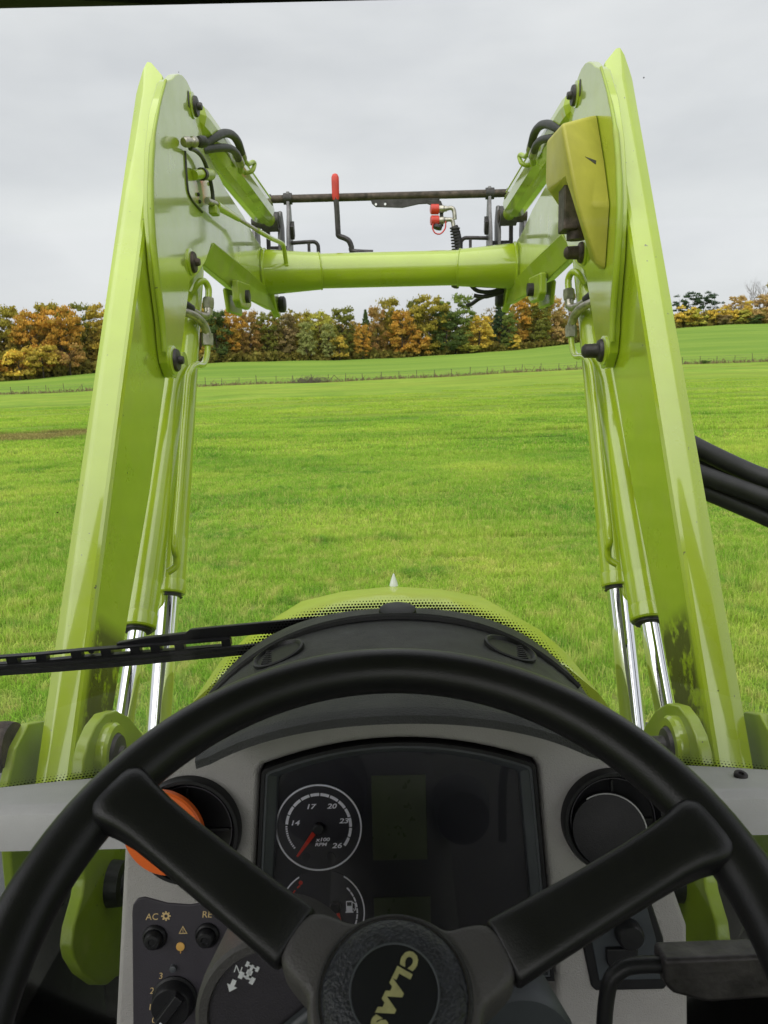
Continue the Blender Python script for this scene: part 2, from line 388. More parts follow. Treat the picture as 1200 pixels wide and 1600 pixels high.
# ------------------------------------------------------------------ terrain
QS = [-1.2, -.5, -.38, -.22, 0, .22, .38, .5, 1.2]
Z120 = [-2.2, -1.36, -1.08, -.62, -.38, .55, 1.08, 1.12, 1.2]
TREE_Y = [140, 160, 166, 185, 200, 220, 248, 252, 260]
TREE_Z = [-.4, .72, 2.1, 4.5, 4.7, 7.3, 14.0, 14.6, 15]
def qsm(q, tab):
    return sum(np.interp(np.clip(q+d, -1.2, 1.2), QS, tab) for d in (-.06, -.03, 0, .03, .06))/5
def ground_rel(X, Y):
    X = np.asarray(X, float); Y = np.asarray(Y, float)
    q = X/np.maximum(Y, 60.)
    z0 = -EYE+0*q; z120 = qsm(q, Z120); yt = qsm(q, TREE_Y); zt = qsm(q, TREE_Z)
    t = np.clip(Y/120., 0, 1); a = z0+(z120-z0)*(.35*t+.65*t*t*(3-2*t)*.6+.65*.4*t)
    b = z120+(zt-z120)*np.clip((Y-120)/(yt-120), 0, 1)**.9
    c = zt+(Y-yt)*.03
    z = np.where(Y <= 120, a, np.where(Y <= yt, b, c))
    near = np.clip((np.hypot(X, Y)-6)/25., 0, 1)
    return z+near*(.05*np.sin(X*.31+Y*.17)+.04*np.sin(X*.13-Y*.41))
def gz(X, Y): return float(ground_rel(X, Y))+EYE
xs = np.unique(np.concatenate([np.linspace(-900, -120, 27), np.linspace(-120, 120, 161), np.linspace(120, 900, 27)]))
ys = np.unique(np.concatenate([np.linspace(-300, -20, 15), np.linspace(-20, 60, 81), np.linspace(60, 300, 121), np.linspace(300, 1500, 41)]))
XX, YY = np.meshgrid(xs, ys); ZZ = ground_rel(XX, YY)+EYE
vv = np.stack([XX.ravel(), YY.ravel(), ZZ.ravel()], 1); nx = len(xs)
ii = np.arange(len(ys)-1)[:, None]*nx+np.arange(nx-1)[None, :]; ii = ii.ravel()
me = bpy.data.meshes.new('meadow'); me.from_pydata(vv.tolist(), [], np.stack([ii, ii+1, ii+nx+1, ii+nx], 1).tolist()); me.update()
me.polygons.foreach_set('use_smooth', [True]*len(me.polygons)); me.materials.append(M['field'])
tag(link('meadow', me), 'rolling green meadow that climbs to the autumn wood', kind='structure')

# ================================================================== TRACTOR (everything bolted to it is its part)
tractor = tag(empty('tractor', (0, .2, 0), True), 'lime green tractor seen from its cab with grey dash and black steering wheel', 'tractor')
XC = .008
def dome_z(x): x = abs(x); return -.2835 - .9*x*x - 17.*x**4
# --- dash top (cowl)
b = MB(); rows = []
N = 36
for (y, w, dz, k) in ((.660, .154, -.002, .9), (.600, .154, .000, 1), (.590, .156, .004, 1), (.591, .157, .011, 1), (.600, .158, .014, 1), (.672, .176, .012, 1), (.70, .19, .010, 1), (.80, .222, .004, 1), (.88, .248, -.001, 1), (.935, .268, -.004, 1), (.958, .278, -.010, 1), (.966, .282, -.022, 1)):
    ring = [(XC+w*(2*i/N-1), y, dome_z(w*(2*i/N-1))+dz) for i in range(N+1)]
    e = ring[0][2]
    d = .004 if y < .69 else .13
    ring = [(ring[0][0]-.012, y, e-d)]+ring+[(ring[-1][0]+.012, y, e-d)]
    rows.append(ring)
b.loft(rows, closed=False, caps=False)
b.build('dash_top', 'dome', tractor, angle=50)
b = MB()
rid = [(XC+.42*(i/40-.5), .885-1.2*(.42*(i/40-.5))**2, dome_z(.42*(i/40-.5))+.001) for i in range(41)]
b.tube(rid, .0055, 8); b.build('dash_ridge', 'ridge', tractor)
b = MB(); b.lathe([(.0, .004), (.018, .0035), (.0225, .002), (.0235, -.004)], (XC+.006, .915, -.2835), (0, -.1, 1), 28)
b.build('light_sensor', 'blackp', tractor)
for s in (-1, 1):
    b = MB(); x = XC+s*.128; z = dome_z(.128)+.003; ax = Vector((s*.34, -.05, 1)).normalized()
    b.lathe([(.030, -.003), (.030, .001), (.0275, .0018), (.026, .0005), (.0245, -.0015), (.001, -.0015)], (x, .806, z+.004), ax, 30)
    v = b.build('defrost_vent', 'blackp', tractor)
    g = MB()
    for k in range(-3, 4): g.box((x-.016, .806+k*.0062-.0012, z-.002), (x+.016, .806+k*.0062+.0012, z+.0002))
    g.build('vent_slats', 'ridge', v)

# --- console: built in its own leaning plane (x across, t up the face, n towards the driver)
O = fw*.70; Nn = -fw
DM = Matrix(((1, up.x, Nn.x, O.x), (0, up.y, Nn.y, O.y), (0, up.z, Nn.z, O.z), (0, 0, 0, 1)))
def D(x, t, n=0.): return Matrix.Translation(DM @ Vector((x, t, n))) @ DM.to_3x3().to_4x4()
outl = [(-.268, -.66), (-.258, -.461), (-.2465, -.300), (-.238, -.258), (-.21, -.222), (-.165, -.206), (-.13, -.200), (-.09, -.186), (-.04, -.174), (.008, -.170), (.056, -.174), (.106, -.186), (.146, -.200), (.181, -.206), (.226, -.222), (.246, -.262), (.252, -.322), (.273, -.385), (.272, -.477), (.272, -.66)]
def arch_top(x0, x1, t0, rise, n=14): return [(x0+(x1-x0)*i/n, t0+rise*(1-(2*i/n-1)**2)) for i in range(n+1)]
# opening for the cluster
open_ = [(-.130, -.43), (-.1165, -.2345)]+arch_top(-.113, .1295, -.2315, .0215)[0:]+[(.133, -.2345), (.146, -.43)]
b = MB(DM)
no_, ni = len(outl), len(open_)
b.prism(outl, -.20, -.042, 'z')
con = b.build('dash_console', 'grey', tractor, bevel=.011, seg=4)
def ringplate(outer, inner, n0, n1, mb):
    """flat frame between two outlines with equal point counts"""
    k = len(outer)
    vs = [(p[0], p[1], n1) for p in outer]+[(p[0], p[1], n1) for p in inner]+[(p[0], p[1], n0) for p in outer]+[(p[0], p[1], n0) for p in inner]
    fs = []
    for i in range(k):
        j = (i+1) % k
        fs += [(i, j, k+j, k+i), (2*k+i, 3*k+i, 3*k+j, 2*k+j), (i, 2*k+i, 2*k+j, j), (k+i, k+j, 3*k+j, 3*k+i)]
    mb.add(vs, fs)
# raised grey facing pads left and right of the cluster, with moulded edges
def facing(poly, name='facing_panel'):
    q = MB(DM); q.prism(poly, -.06, -.004, 'z'); return q.build(name, 'grey', tractor, bevel=.007, seg=4)
facing([(-.264, -.62), (-.2565, -.461), (-.245, -.302), (-.235, -.259), (-.208, -.227), (-.166, -.212), (-.121, -.2055), (-.09, -.193), (-.04, -.181), (.008, -.177), (.056, -.181), (.106, -.193), (.136, -.2055), (.182, -.211), (.224, -.227), (.243, -.264), (.249, -.323), (.270, -.386), (.269, -.477), (.269, -.62),
        (.150, -.62), (.1485, -.43), (.1355, -.2335)]+[(x, t+.0022) for x, t in arch_top(.1315, -.1150, -.2315, .0215)]+[(-.1190, -.2335), (-.1325, -.43), (-.134, -.62)])
seam = MB(DM); seam.tube([(x, -.186-.9*(x-.008)**2, -.0045) for x in np.linspace(-.115, .131, 25)], .0009, 6); seam.build('panel_seam', 'blackp', tractor)

# --- instrument cluster
clu = MB(DM); clu.prism(open_[::-1], -.041, -.020, 'z')
cluster = clu.build('instrument_cluster', 'face', tractor)
def inset(poly, d):
    c = (np.min(poly, 0)+np.max(poly, 0))/2; return [(c[0]+(p[0]-c[0])*(1-d/abs(.125)), c[1]+(p[1]-c[1])*(1-d/.11)) for p in poly]
q = MB(DM); ringplate(open_, inset(open_, .0030), -.03, .0015, q); q.build('outer_frame', 'blackp', cluster)
q = MB(DM)
o1, i1 = inset(open_, .0033), inset(open_, .0135)
k = len(o1); vs = [(p[0], p[1], -.001) for p in o1]+[(p[0], p[1], -.0155) for p in i1]
q.add(vs, [(i, (i+1) % k, k+(i+1) % k, k+i) for i in range(k)]); q.build('inner_frame', 'frame', cluster, angle=20)
q = MB(DM); ringplate(inset(open_, .0033), inset(open_, .0052), -.012, .0005, q); q.build('frame_edge', 'frame', cluster)
# dial: tachometer
gx, gt = -.0657*1.028, -.2857*1.028; n0 = -.0195
q = MB(DM); q.lathe([(.0402, 0), (.0402, .0007)], (gx, gt, n0), (0, 0, 1), 64); dial = q.build('tachometer_dial', 'dial', cluster)
def ring_arc(cx, ct, r0, r1, a0, a1, n, n1, mb, ex=.0006):
    A = [R(a0+(a1-a0)*i/n) for i in range(n+1)]
    mb.prism([(cx+r1*math.cos(a), ct+r1*math.sin(a)) for a in A]+[(cx+r0*math.cos(a), ct+r0*math.sin(a)) for a in reversed(A)], n1, n1+ex, 'z')
q = MB(DM); ringplate([(gx+.0404*math.cos(a), gt+.0404*math.sin(a)) for a in np.linspace(0, 2*math.pi, 73)[:-1]], [(gx+.0390*math.cos(a), gt+.0390*math.sin(a)) for a in np.linspace(0, 2*math.pi, 73)[:-1]], n0+.0003, n0+.0016, q)
q.build('dial_ring', 'white', cluster)
q = MB(DM)
for i in range(12):
    a1 = 176-i*17.9; ring_arc(gx, gt+.001, .0286, .0312, a1-16.6, a1-.9, 5, n0+.0009, q)
for i in range(11):
    a1 = 178+i*4.1; ring_arc(gx, gt+.001, .0292, .0310, a1, a1+2.4, 2, n0+.0009, q)
q.build('scale_ticks', 'white', cluster)
for s_, x, t, sz in (('14', -.0225, .0045, .0078), ('17', -.0075, .0195, .0078), ('20', .0125, .0195, .0078), ('23', .0235, .0055, .0078), ('26', .0165, -.0175, .0082), ('x100', .0035, -.0115, .0056), ('RPM', .0015, -.0160, .0052)):
    text(s_, sz, D(gx+x, gt+t, n0+.0012), 'white', cluster, 'numeral' if s_.isdigit() else 'unit_text', shear=.22, bold=.00018, sxy=(1.12, .82))
q = MB(DM); q.add([(gx-.0028, gt-.0058, n0+.004), (gx-.0060, gt-.0030, n0+.004), (gx-.0212, gt-.0252, n0+.003), (gx-.0196, gt-.0262, n0+.003)], [(0, 1, 2, 3)])
q.prism([(gx-.0028, gt-.0058), (gx-.0060, gt-.0030), (gx-.0212, gt-.0252), (gx-.0196, gt-.0262)], n0+.0028, n0+.0038, 'z'); q.build('needle', 'needle', cluster)
q = MB(DM); q.lathe([(.0052, 0), (.0050, .005), (.0040, .006)], (gx, gt, n0+.001), (0, 0, 1), 24); q.build('needle_hub', 'blackp', cluster)
q = MB(DM)
for dx in (-.0125, .011): q.lathe([(.0043, 0), (.0040, .0006)], (gx+dx, gt-.0278, n0+.0007), (0, 0, 1), 20)
q.build('warning_window', 'face', cluster)
# lower fuel dial, tucked under the big one
fx_, ft_ = -.0660, -.3735
q = MB(DM); q.lathe([(.0400, 0), (.0400, .0005)], (fx_, ft_, n0), (0, 0, 1), 64); q.build('fuel_dial', 'dial', cluster)
q = MB(DM); ring_arc(fx_, ft_, .0388, .0400, -40, 58, 30, n0+.0003, q); q.build('dial_ring', 'white', cluster)
q = MB(DM); ring_arc(fx_, ft_, .0388, .0400, 122, 220, 30, n0+.0003, q); q.build('dial_ring', 'white', cluster)
q = MB(DM)
for i in range(8): ring_arc(fx_, ft_, .0322, .0336, 44-i*9.5-7.6, 44-i*9.5, 3, n0+.0008, q)
q.build('scale_ticks', 'white', cluster)
q = MB(DM)
for i in range(3): ring_arc(fx_, ft_, .0322, .0334, 128+i*11, 134+i*11, 3, n0+.0008, q)
q.lathe([(.0019, 0), (.0019, .0006)], (fx_-.0195, ft_+.0285, n0+.0008), (0, 0, 1), 14); q.build('red_mark', 'needle', cluster)
q = MB(DM); q.lathe([(.0052, 0), (.0050, .004), (.004, .005)], (fx_+.0125, ft_+.0055, n0+.0006), (0, 0, 1), 24); q.lathe([(.0052, 0), (.0050, .004), (.004, .005)], (fx_-.0125, ft_+.0055, n0+.0006), (0, 0, 1), 24); q.build('needle_hub', 'blackp', cluster)
q = MB(DM); q.prism([(fx_+.0135, ft_+.0008), (fx_+.0165, ft_+.0004), (fx_+.0192, ft_-.014), (fx_+.0178, ft_-.014)], n0+.003, n0+.004, 'z'); q.build('needle', 'needle', cluster)
q = MB(DM); px_, pt_ = fx_+.0255, ft_+.0042
ringplate([(px_-.003, pt_-.004), (px_+.003, pt_-.004), (px_+.003, pt_+.0062), (px_-.003, pt_+.0062)], [(px_-.0022, pt_+.0015), (px_+.0022, pt_+.0015), (px_+.0022, pt_+.0052), (px_-.0022, pt_+.0052)], n0+.0007, n0+.0012, q)
q.box((px_-.0038, pt_-.0047, n0+.0007), (px_+.0038, pt_-.0038, n0+.0012))
q.tube([(px_+.003, pt_+.005, n0+.001), (px_+.0055, pt_+.0035, n0+.001), (px_+.0058, pt_-.002, n0+.001), (px_+.0048, pt_-.003, n0+.001), (px_+.0040, pt_-.001, n0+.001)], .00045, 6); q.build('fuel_symbol', 'white', cluster)
for (x0, t0, x1, t1) in ((-.0174, -.326, .0337, -.2467), (-.0174, -.425, .0355, -.361)):
    q = MB(DM); q.box((x0, t0, n0-.0004), (x1, t1, n0+.0006)); q.build('lcd_screen', 'lcd', cluster, bevel=.0004)
# the lens follows the frame
q = MB(DM); q.prism(inset(open_, .0132), -.0140, -.0132, 'z'); q.build('cover_lens', 'lens', cluster)

# --- round air vents
def vent(x, t, r, flapmat, fo, fr, tilt, label):
    q = MB(D(x, t, -.004)); q.lathe([(r, -.03), (r, .008), (r*.97, .0115), (r*.91, .0115), (r*.88, .008), (r*.85, .003), (r*.80, .0012), (0.001, .0012)], (0, 0, 0), (0, 0, 1), 56)
    v = q.build('air_vent', 'blackp', tractor, label=label)
    q = MB(D(x, t, -.004)); ringplate([(r*.835*math.cos(a), r*.835*math.sin(a)) for a in np.linspace(0, 2*math.pi, 57)[:-1]], [(r*.815*math.cos(a), r*.815*math.sin(a)) for a in np.linspace(0, 2*math.pi, 57)[:-1]], .0010, .0052, q); q.build('vent_ring', 'panel', v)
    m = D(x+fo[0], t+fo[1], fo[2]) @ Matrix.Rotation(R(tilt[0]), 4, 'Y') @ Matrix.Rotation(R(tilt[1]), 4, 'X')
    q = MB(m); q.lathe([(fr, -.0035), (fr, .001), (fr*.96, .0028), (fr*.7, .0036), (0.001, .004)], (0, 0, 0), (0, 0, 1), 48); q.build('vent_flap', flapmat, v)
    q = MB(m); q.lathe([(.006, -.02), (.006, -.003)], (0, 0, 0), (0, 0, 1), 12); q.build('flap_pivot', 'blackp', v)
    if flapmat == 'blackp':
        q = MB(m); q.tube([(fr*.985*math.cos(a), fr*.985*math.sin(a), .0022) for a in np.linspace(-.6, 2.2, 25)], .0006, 5); q.build('flap_edge', 'sill', v)
    q = MB(D(x, t, -.004)); q.box((-r*.78, -.0010, .001), (r*.78, .0010, .005)); q.box((-.0010, -r*.78, .001), (.0010, r*.78, .0045)); q.build('vent_vane', 'blackp', v)
vent(-.1849, -.2858, .0485, 'orange', (-.0185, .0035, .0145), .0388, (-10, 4), 'round black air vent with an open orange flap')
vent(.2022, -.2852, .0465, 'blackp', (-.006, -.006, .0090), .0330, (-14, -8), 'round black air vent with a black flap')

# --- left switch panel with print, buttons, lamp and rotary knob
q = MB(DM); q.prism([(-.2415, -.60), (-.2385, -.362), (-.2375, -.354), (-.233, -.3485), (-.2265, -.3475), (-.206, -.3535), (-.185, -.3555), (-.165, -.3525), (-.145, -.344), (-.139, -.346), (-.138, -.60)], -.006, -.0022, 'z')
swp = q.build('switch_panel', 'panel', tractor, bevel=.0012)
ns = -.0019
for x, t in ((-.2178, -.3837), (-.1699, -.3830)):
    q = MB(D(x, t, -.0024)); q.lathe([(.0112, 0), (.0112, .002), (.0098, .004), (.0092, .0042), (.0088, .0025), (.0080, .0025), (.0078, .0085), (.0062, .0105), (.0035, .0108), (.0028, .0098), (.001, .0098)], (0, 0, 0), (0, 0, 1), 32); q.build('push_button', 'blackp', swp)
q = MB(D(-.1947, -.3930, -.0024)); q.lathe([(.0040, 0), (.0039, .001), (.001, .0014)], (0, 0, 0), (0, 0, 1), 24); q.box((-.0004, -.0062, 0), (.0004, -.004, .0006)); q.build('amber_lamp', 'amber', swp)
q = MB(D(-.1920, -.3782, ns)); tri = [(0, .0042), (-.0040, -.0030), (.0040, -.0030)]; ringplate(tri, [(0, .0028), (-.0029, -.0023), (.0029, -.0023)], 0, .0003, q); q.box((-.00025, -.0012, 0), (.00025, .0012, .0003)); q.box((-.00025, -.0019, 0), (.00025, -.0015, .0003)); q.build('warning_triangle', 'ivory', swp)
for s_, x, t, sz in (('AC', -.2203, -.3655, .0085), ('RE', -.1700, -.3645, .0085), ('3', -.2134, -.4197, .0082), ('2', -.2218, -.4331, .0082), ('1', -.2239, -.4480, .0082), ('0', -.2206, -.4599, .0082)):
    text(s_, sz, D(x, t, ns), 'ivory', swp, 'legend_text', shear=.12)
q = MB(D(-.2072, -.3648, ns)); ringplate([(.0031*math.cos(a), .0031*math.sin(a)) for a in np.linspace(0, 2*math.pi, 25)[:-1]], [(.0016*math.cos(a), .0016*math.sin(a)) for a in np.linspace(0, 2*math.pi, 25)[:-1]], 0, .0003, q)
for k_ in range(8):
    a = k_*math.pi/4; q.box((.0037*math.cos(a)-.00065, .0037*math.sin(a)-.00065, 0), (.0037*math.cos(a)+.00065, .0037*math.sin(a)+.00065, .0003))
q.build('snow_symbol', 'ivory', swp)
q = MB(D(-.2009, -.4400, -.0022)); q.lathe([(.0205, 0), (.0205, .002), (.0185, .0035), (.0178, .014), (.0165, .0155), (.001, .0155)], (0, 0, 0), (0, 0, 1), 40)
knob = q.build('rotary_knob', 'blackp', swp)
mk = D(-.2009, -.4400, .0128) @ Matrix.Rotation(R(-38), 4, 'Z')
q = MB(mk); q.loft([[(-.0055*w, -.0165, h), (.0055*w, -.0165, h), (.0055*w, .0165, h), (-.0055*w, .0165, h)] for h, w in ((0, 1.), (.008, .8))]); q.build('knob_grip', 'blackp', swp, bevel=.0012)
q = MB(mk); q.box((-.0011, -.0155, .008), (.0011, -.0095, .0084)); q.build('knob_mark', 'whiteicon', swp)
q = MB(D(-.2015, -.4125, -.0022)); q.lathe([(.0035, 0), (.0030, .003), (.001, .0035)], (0, 0, 0), (0, 0, 1), 14); q.build('panel_peg', 'frame', swp)

# --- right switch panel
q = MB(DM); q.prism([(.172, -.395), (.180, -.438), (.184, -.442), (.246, -.442), (.252, -.436), (.247, -.395), (.236, -.360), (.172, -.360)], -.006, -.0015, 'z'); rp_ = q.build('switch_panel', 'blackp', tractor, bevel=.002, label='slate switch panel with one rocker under a black knob')
q = MB(DM); q.prism([(.181, -.395), (.187, -.4315), (.243, -.4315), (.2395, -.395), (.231, -.362), (.181, -.362)], -.0016, -.0004, 'z'); q.build('panel_insert', 'panelr', rp_, bevel=.0006)
q = MB(DM); q.prism([(.193, -.4125), (.196, -.4185), (.221, -.4185), (.222, -.4005), (.193, -.4005)], -.0008, .0045, 'z'); q.build('rocker_switch', 'blackp', rp_, bevel=.0015)
q = MB(D(.214, -.3875, -.001)); q.lathe([(.0125, 0), (.0122, .010), (.010, .013), (.001, .0135)], (0, 0, 0), (0, 0, 1), 26); q.build('round_knob', 'blackp', rp_)

# --- steering column pods
PM = Matrix(((1, up.x, Nn.x, fw.x*.50), (0, up.y, Nn.y, fw.y*.50), (0, up.z, Nn.z, fw.z*.50), (0, 0, 0, 1)))
def Pd(x, t, n=0.): return Matrix.Translation(PM @ Vector((x, t, n))) @ PM.to_3x3().to_4x4()
q = MB(Pd(-.078, -.325)); q.lathe([(.049, -.06), (.0520, -.01), (.0515, .002), (.049, .004), (.0435, .004), (.0425, .0015)], (0, 0, 0), (0, 0, 1), 60)
pod = q.build('column_pod', 'hub', tractor, label='round pod beside the steering column with white drive symbols')
q = MB(Pd(-.078, -.325)); q.lathe([(.0425, -.001), (.0425, .0018), (.001, .0022)], (0, 0, 0), (0, 0, 1), 48); q.build('pod_face', 'panel', pod)
text('N', .0072, Pd(-.1010, -.2945, .0026) @ Matrix.Rotation(R(-20), 4, 'Z'), 'whiteicon', pod, 'legend_text')
mi = Pd(-.0935, -.2960, .0024) @ Matrix.Rotation(R(-28), 4, 'Z')
q = MB(mi); q.box((-.0009, -.005, 0), (.0009, .005, .0003)); q.box((-.0036, .0034, 0), (.0036, .0042, .0003)); q.box((-.0036, -.0046, 0), (.0036, -.0034, .0003))
for x in (-1, 1): q.box((x*.0036-.0010, .0022, 0), (x*.0036+.0010, .0056, .0003)); q.box((x*.0040-.0014, -.0066, 0), (x*.0040+.0014, -.0020, .0003))
q.box((-.0019, -.0018, 0), (.0019, .0012, .0003)); q.build('drive_symbol', 'whiteicon', pod)
mi = Pd(-.1050, -.3045, .0024) @ Matrix.Rotation(R(-25), 4, 'Z')
q = MB(mi); q.prism([(-.0014, .0040), (.0014, .0040), (.0014, 0), (.0036, 0), (0, -.0044), (-.0036, 0), (-.0014, 0)], 0, .0003, 'z'); q.build('arrow_symbol', 'whiteicon', pod)
q = MB(Pd(-.070, -.338, .008) @ Matrix.Rotation(R(38), 4, 'Z')); q.box((-.06, -.010, -.004), (.035, .010, .008)); q.build('pod_lever', 'frame', pod, bevel=.004)
q = MB(Pd(.083, -.352)); q.lathe([(.030, -.05), (.036, -.004), (.034, .003), (.001, .004)], (0, 0, 0), (0, 0, 1), 40); q.build('column_pod', 'panelr', tractor, label='small slate pod on the far side of the steering column')

# --- bent lever with a block grip
q = MB(PM); q.tube([(.1345, -.40, 0), (.1355, -.345, 0), (.1395, -.312, 0), (.1475, -.3015, 0), (.158, -.2985, 0), (.180, -.2985, 0)], .0052, 12, smooth=5)
lev = q.build('shift_lever', 'blackp', tractor)
q = MB(PM); q.prism([(.1727, -.2895), (.2375, -.2885), (.2420, -.297), (.2420, -.316), (.200, -.318), (.178, -.312), (.1727, -.306)], -.012, .010, 'z'); q.build('lever_grip', 'iron', lev, bevel=.003)

# ------------------------------------------------------------------ steering wheel
TH = .50; WC = Vector((0, .339, -.3035)); es = Vector((0, math.cos(TH), math.sin(TH))); en = Vector((0, -math.sin(TH), math.cos(TH)))
WM = Matrix(((1, es.x, en.x, WC.x), (0, es.y, en.y, WC.y), (0, es.z, en.z, WC.z), (0, 0, 0, 1)))
wheel = empty('steering_wheel', WC+Vector((0, 0, EYE)))
wheel.parent = tractor; wheel.matrix_parent_inverse = Matrix.Translation(-Vector((0, .2, 0))); wheel['built_in_place'] = tuple(WC+Vector((0, 0, EYE)))
q = MB(WM); q.torus(.205, .0158, 128, 20); q.build('rim', 'wheelp', wheel)
ANG = (147, 22.8, 264.5)
def supell(w, h, n=24, e=3.6):
    r = []
    for i in range(n):
        a = 2*math.pi*i/n; c, s = math.cos(a), math.sin(a)
        r.append((w*math.copysign(abs(c)**(2/e), c), h*math.copysign(abs(s)**(2/e), s)))
    return r
for A in ANG:
    ar = Matrix.Rotation(R(A), 4, 'Z'); q = MB(WM @ ar); rings = []
    for r, w, h, z in ((.064, .0172, .007, -.023), (.066, .0180, .0085, -.0228), (.085, .0172, .0090, -.019), (.12, .0163, .0092, -.011), (.150, .0160, .0098, -.004), (.168, .0163, .0112, .001), (.180, .0176, .0125, .0035), (.188, .0194, .0136, .0048), (.194, .0202, .0138, .0045), (.2, .0194, .0128, .0035), (.2042, .0165, .0100, .003), (.206, .010, .006, .0025)):
        rings.append([(r, x, z+y) for x, y in supell(w, h)])
    q.loft(rings); q.build('spoke', 'wheelp', wheel, angle=60)
q = MB(WM); out2 = []
for i in range(180):
    a = 360*i/180; rr = .0455
    for A in ANG:
        d = (a-A+180) % 360-180
        w = .0215/math.cos(R(d)) if abs(d) < 60 else 0
        lim = .0665/max(.2, math.cos(R(d))) if abs(d) < 25 else 0
        g = .0455+.0225*math.exp(-(d/21.)**4) if abs(d) < 60 else 0
        rr = max(rr, g)
    out2.append((rr*math.cos(R(a)), rr*math.sin(R(a))))
HZ = -.021
rings = []
for k_, h in ((.94, -.030), (1.0, -.018), (1.0, -.001), (.985, .0035), (.95, .0060), (.88, .0075)):
    rings.append([(x*k_, y*k_, h+HZ) for x, y in out2])
q.loft(rings); q.build('hub', 'hub', wheel, angle=60)
q = MB(WM); q.lathe([(.0405, .004), (.0405, .0092), (.0395, .0100), (.0388, .0098), (.0386, .0075)], (0, .002, HZ), (0, 0, 1), 64); q.build('cap_seam', 'ridge', wheel)
q = MB(WM); q.lathe([(.0385, .004), (.0383, .0085), (.0365, .0112), (.031, .0136), (.0245, .0148), (.0228, .0150)], (0, .002, HZ), (0, 0, 1), 64); q.build('hub_cap', 'leather', wheel, angle=70)
q = MB(WM); q.lathe([(.0232, .0140), (.0232, .0154), (.0226, .0155), (.0222, .0150)], (0, .002, HZ), (0, 0, 1), 64); q.build('cap_ring', 'frame', wheel)
q = MB(WM); q.lathe([(.0225, .0130), (.0224, .0150), (.001, .0153)], (0, .002, HZ), (0, 0, 1), 48); q.build('cap_disc', 'face', wheel)
lm = WM @ Matrix.Translation((.0, .002, .0154+HZ)) @ Matrix.Rotation(R(-119), 4, 'Z')
for i, ch in enumerate('CLAAS'):
    text(ch, .0112, lm @ Matrix.Translation(((i-2)*.0083, 0, 0)), 'logo', wheel, 'emblem_letter', bold=.00085, sxy=(1.0, .95))
q = MB(WM); q.lathe([(.030, -.30), (.032, -.06), (.040, -.03), (.042, -.012)], (0, 0, 0), (0, 0, 1), 32); q.build('steering_column', 'hub', tractor)
q = MB(WM); q.lathe([(.075, -.34), (.070, -.20), (.052, -.10)], (0, 0, 0), (0, 0, 1), 32); q.build('column_shroud', 'grey', tractor)

# ------------------------------------------------------------------ cab shell
def wy(x, z, off=.018): return 1.0297-.2486*(z+.52)-.34*x*x+off
for s in (-1, 1):
    a, b_ = (.236 if s > 0 else .236), .86
    q = MB(); rings = []
    for x in np.linspace(a, b_, 9):
        yb = max(.90, wy(x, -.53, -.003)); rings.append([(s*x, y, z) for y, z in ((.852, -.558), (.849, -.525), (.853, -.511), (.862, -.5055), (.872, -.5060), (yb, -.5060-.24*(yb-.872)), (yb, -.590))])
    q.loft(rings); sill = q.build('window_sill', 'sill', tractor)
    q = MB()
    for xq in ((.452,) if s > 0 else (.70,)): q.lathe([(.0085, 0), (.0085, .0045), (.0065, .006), (.0035, .006), (.003, .0035), (.0005, .0035)], (s*xq, .915, -.5165), (0, -.24, 1), 20)
    q.build('sill_screw', 'iron', sill)
    q = MB(); q.box((s*a, .868, -1.40), (s*b_, .874, -.556)); q.build('lower_window', 'glass2', tractor)
    q = MB(); q.box((s*.84, .80, -1.4), (s*.90, 1.0, .42)); q.build('cab_pillar', 'iron', tractor, bevel=.01)
    q = MB(); q.box((s*.84, -1.25, -1.4), (s*.90, -1.1, .42)); q.build('cab_pillar', 'iron', tractor, bevel=.01)
    q = MB(); q.box((s*.84, -1.1, -1.4), (s*.88, .80, -.75)); q.build('door_panel', 'liner', tractor)
q = MB(); q.box((-.90, -1.3, .395), (.90, .80, .46)); q.build('cab_roof', 'liner', tractor, bevel=.02)
q = MB(); q.prism([(.735, .352), (.800, .3525), (.830, .370), (.830, .395), (.735, .395)], -.84, .84, 'x'); q.build('roof_header', 'header', tractor)
q = MB(); q.box((-.90, -1.3, -1.46), (.90, .86, -1.40)); q.build('cab_floor', 'rubber', tractor)
q = MB(); q.box((-.90, -1.3, -1.4), (.90, -1.22, -.5)); q.build('rear_panel', 'liner', tractor)
# windscreen: one pane leaning back, printed dot band along its lower edge
q = MB(); rows = []
for z in np.linspace(-.555, .362, 12):
    rows.append([(x, wy(x, z, 0), z) for x in np.linspace(-.80, .80, 31)])
q.loft(rows, closed=False, caps=False); ws = q.build('windscreen', 'glass', tractor, angle=80)
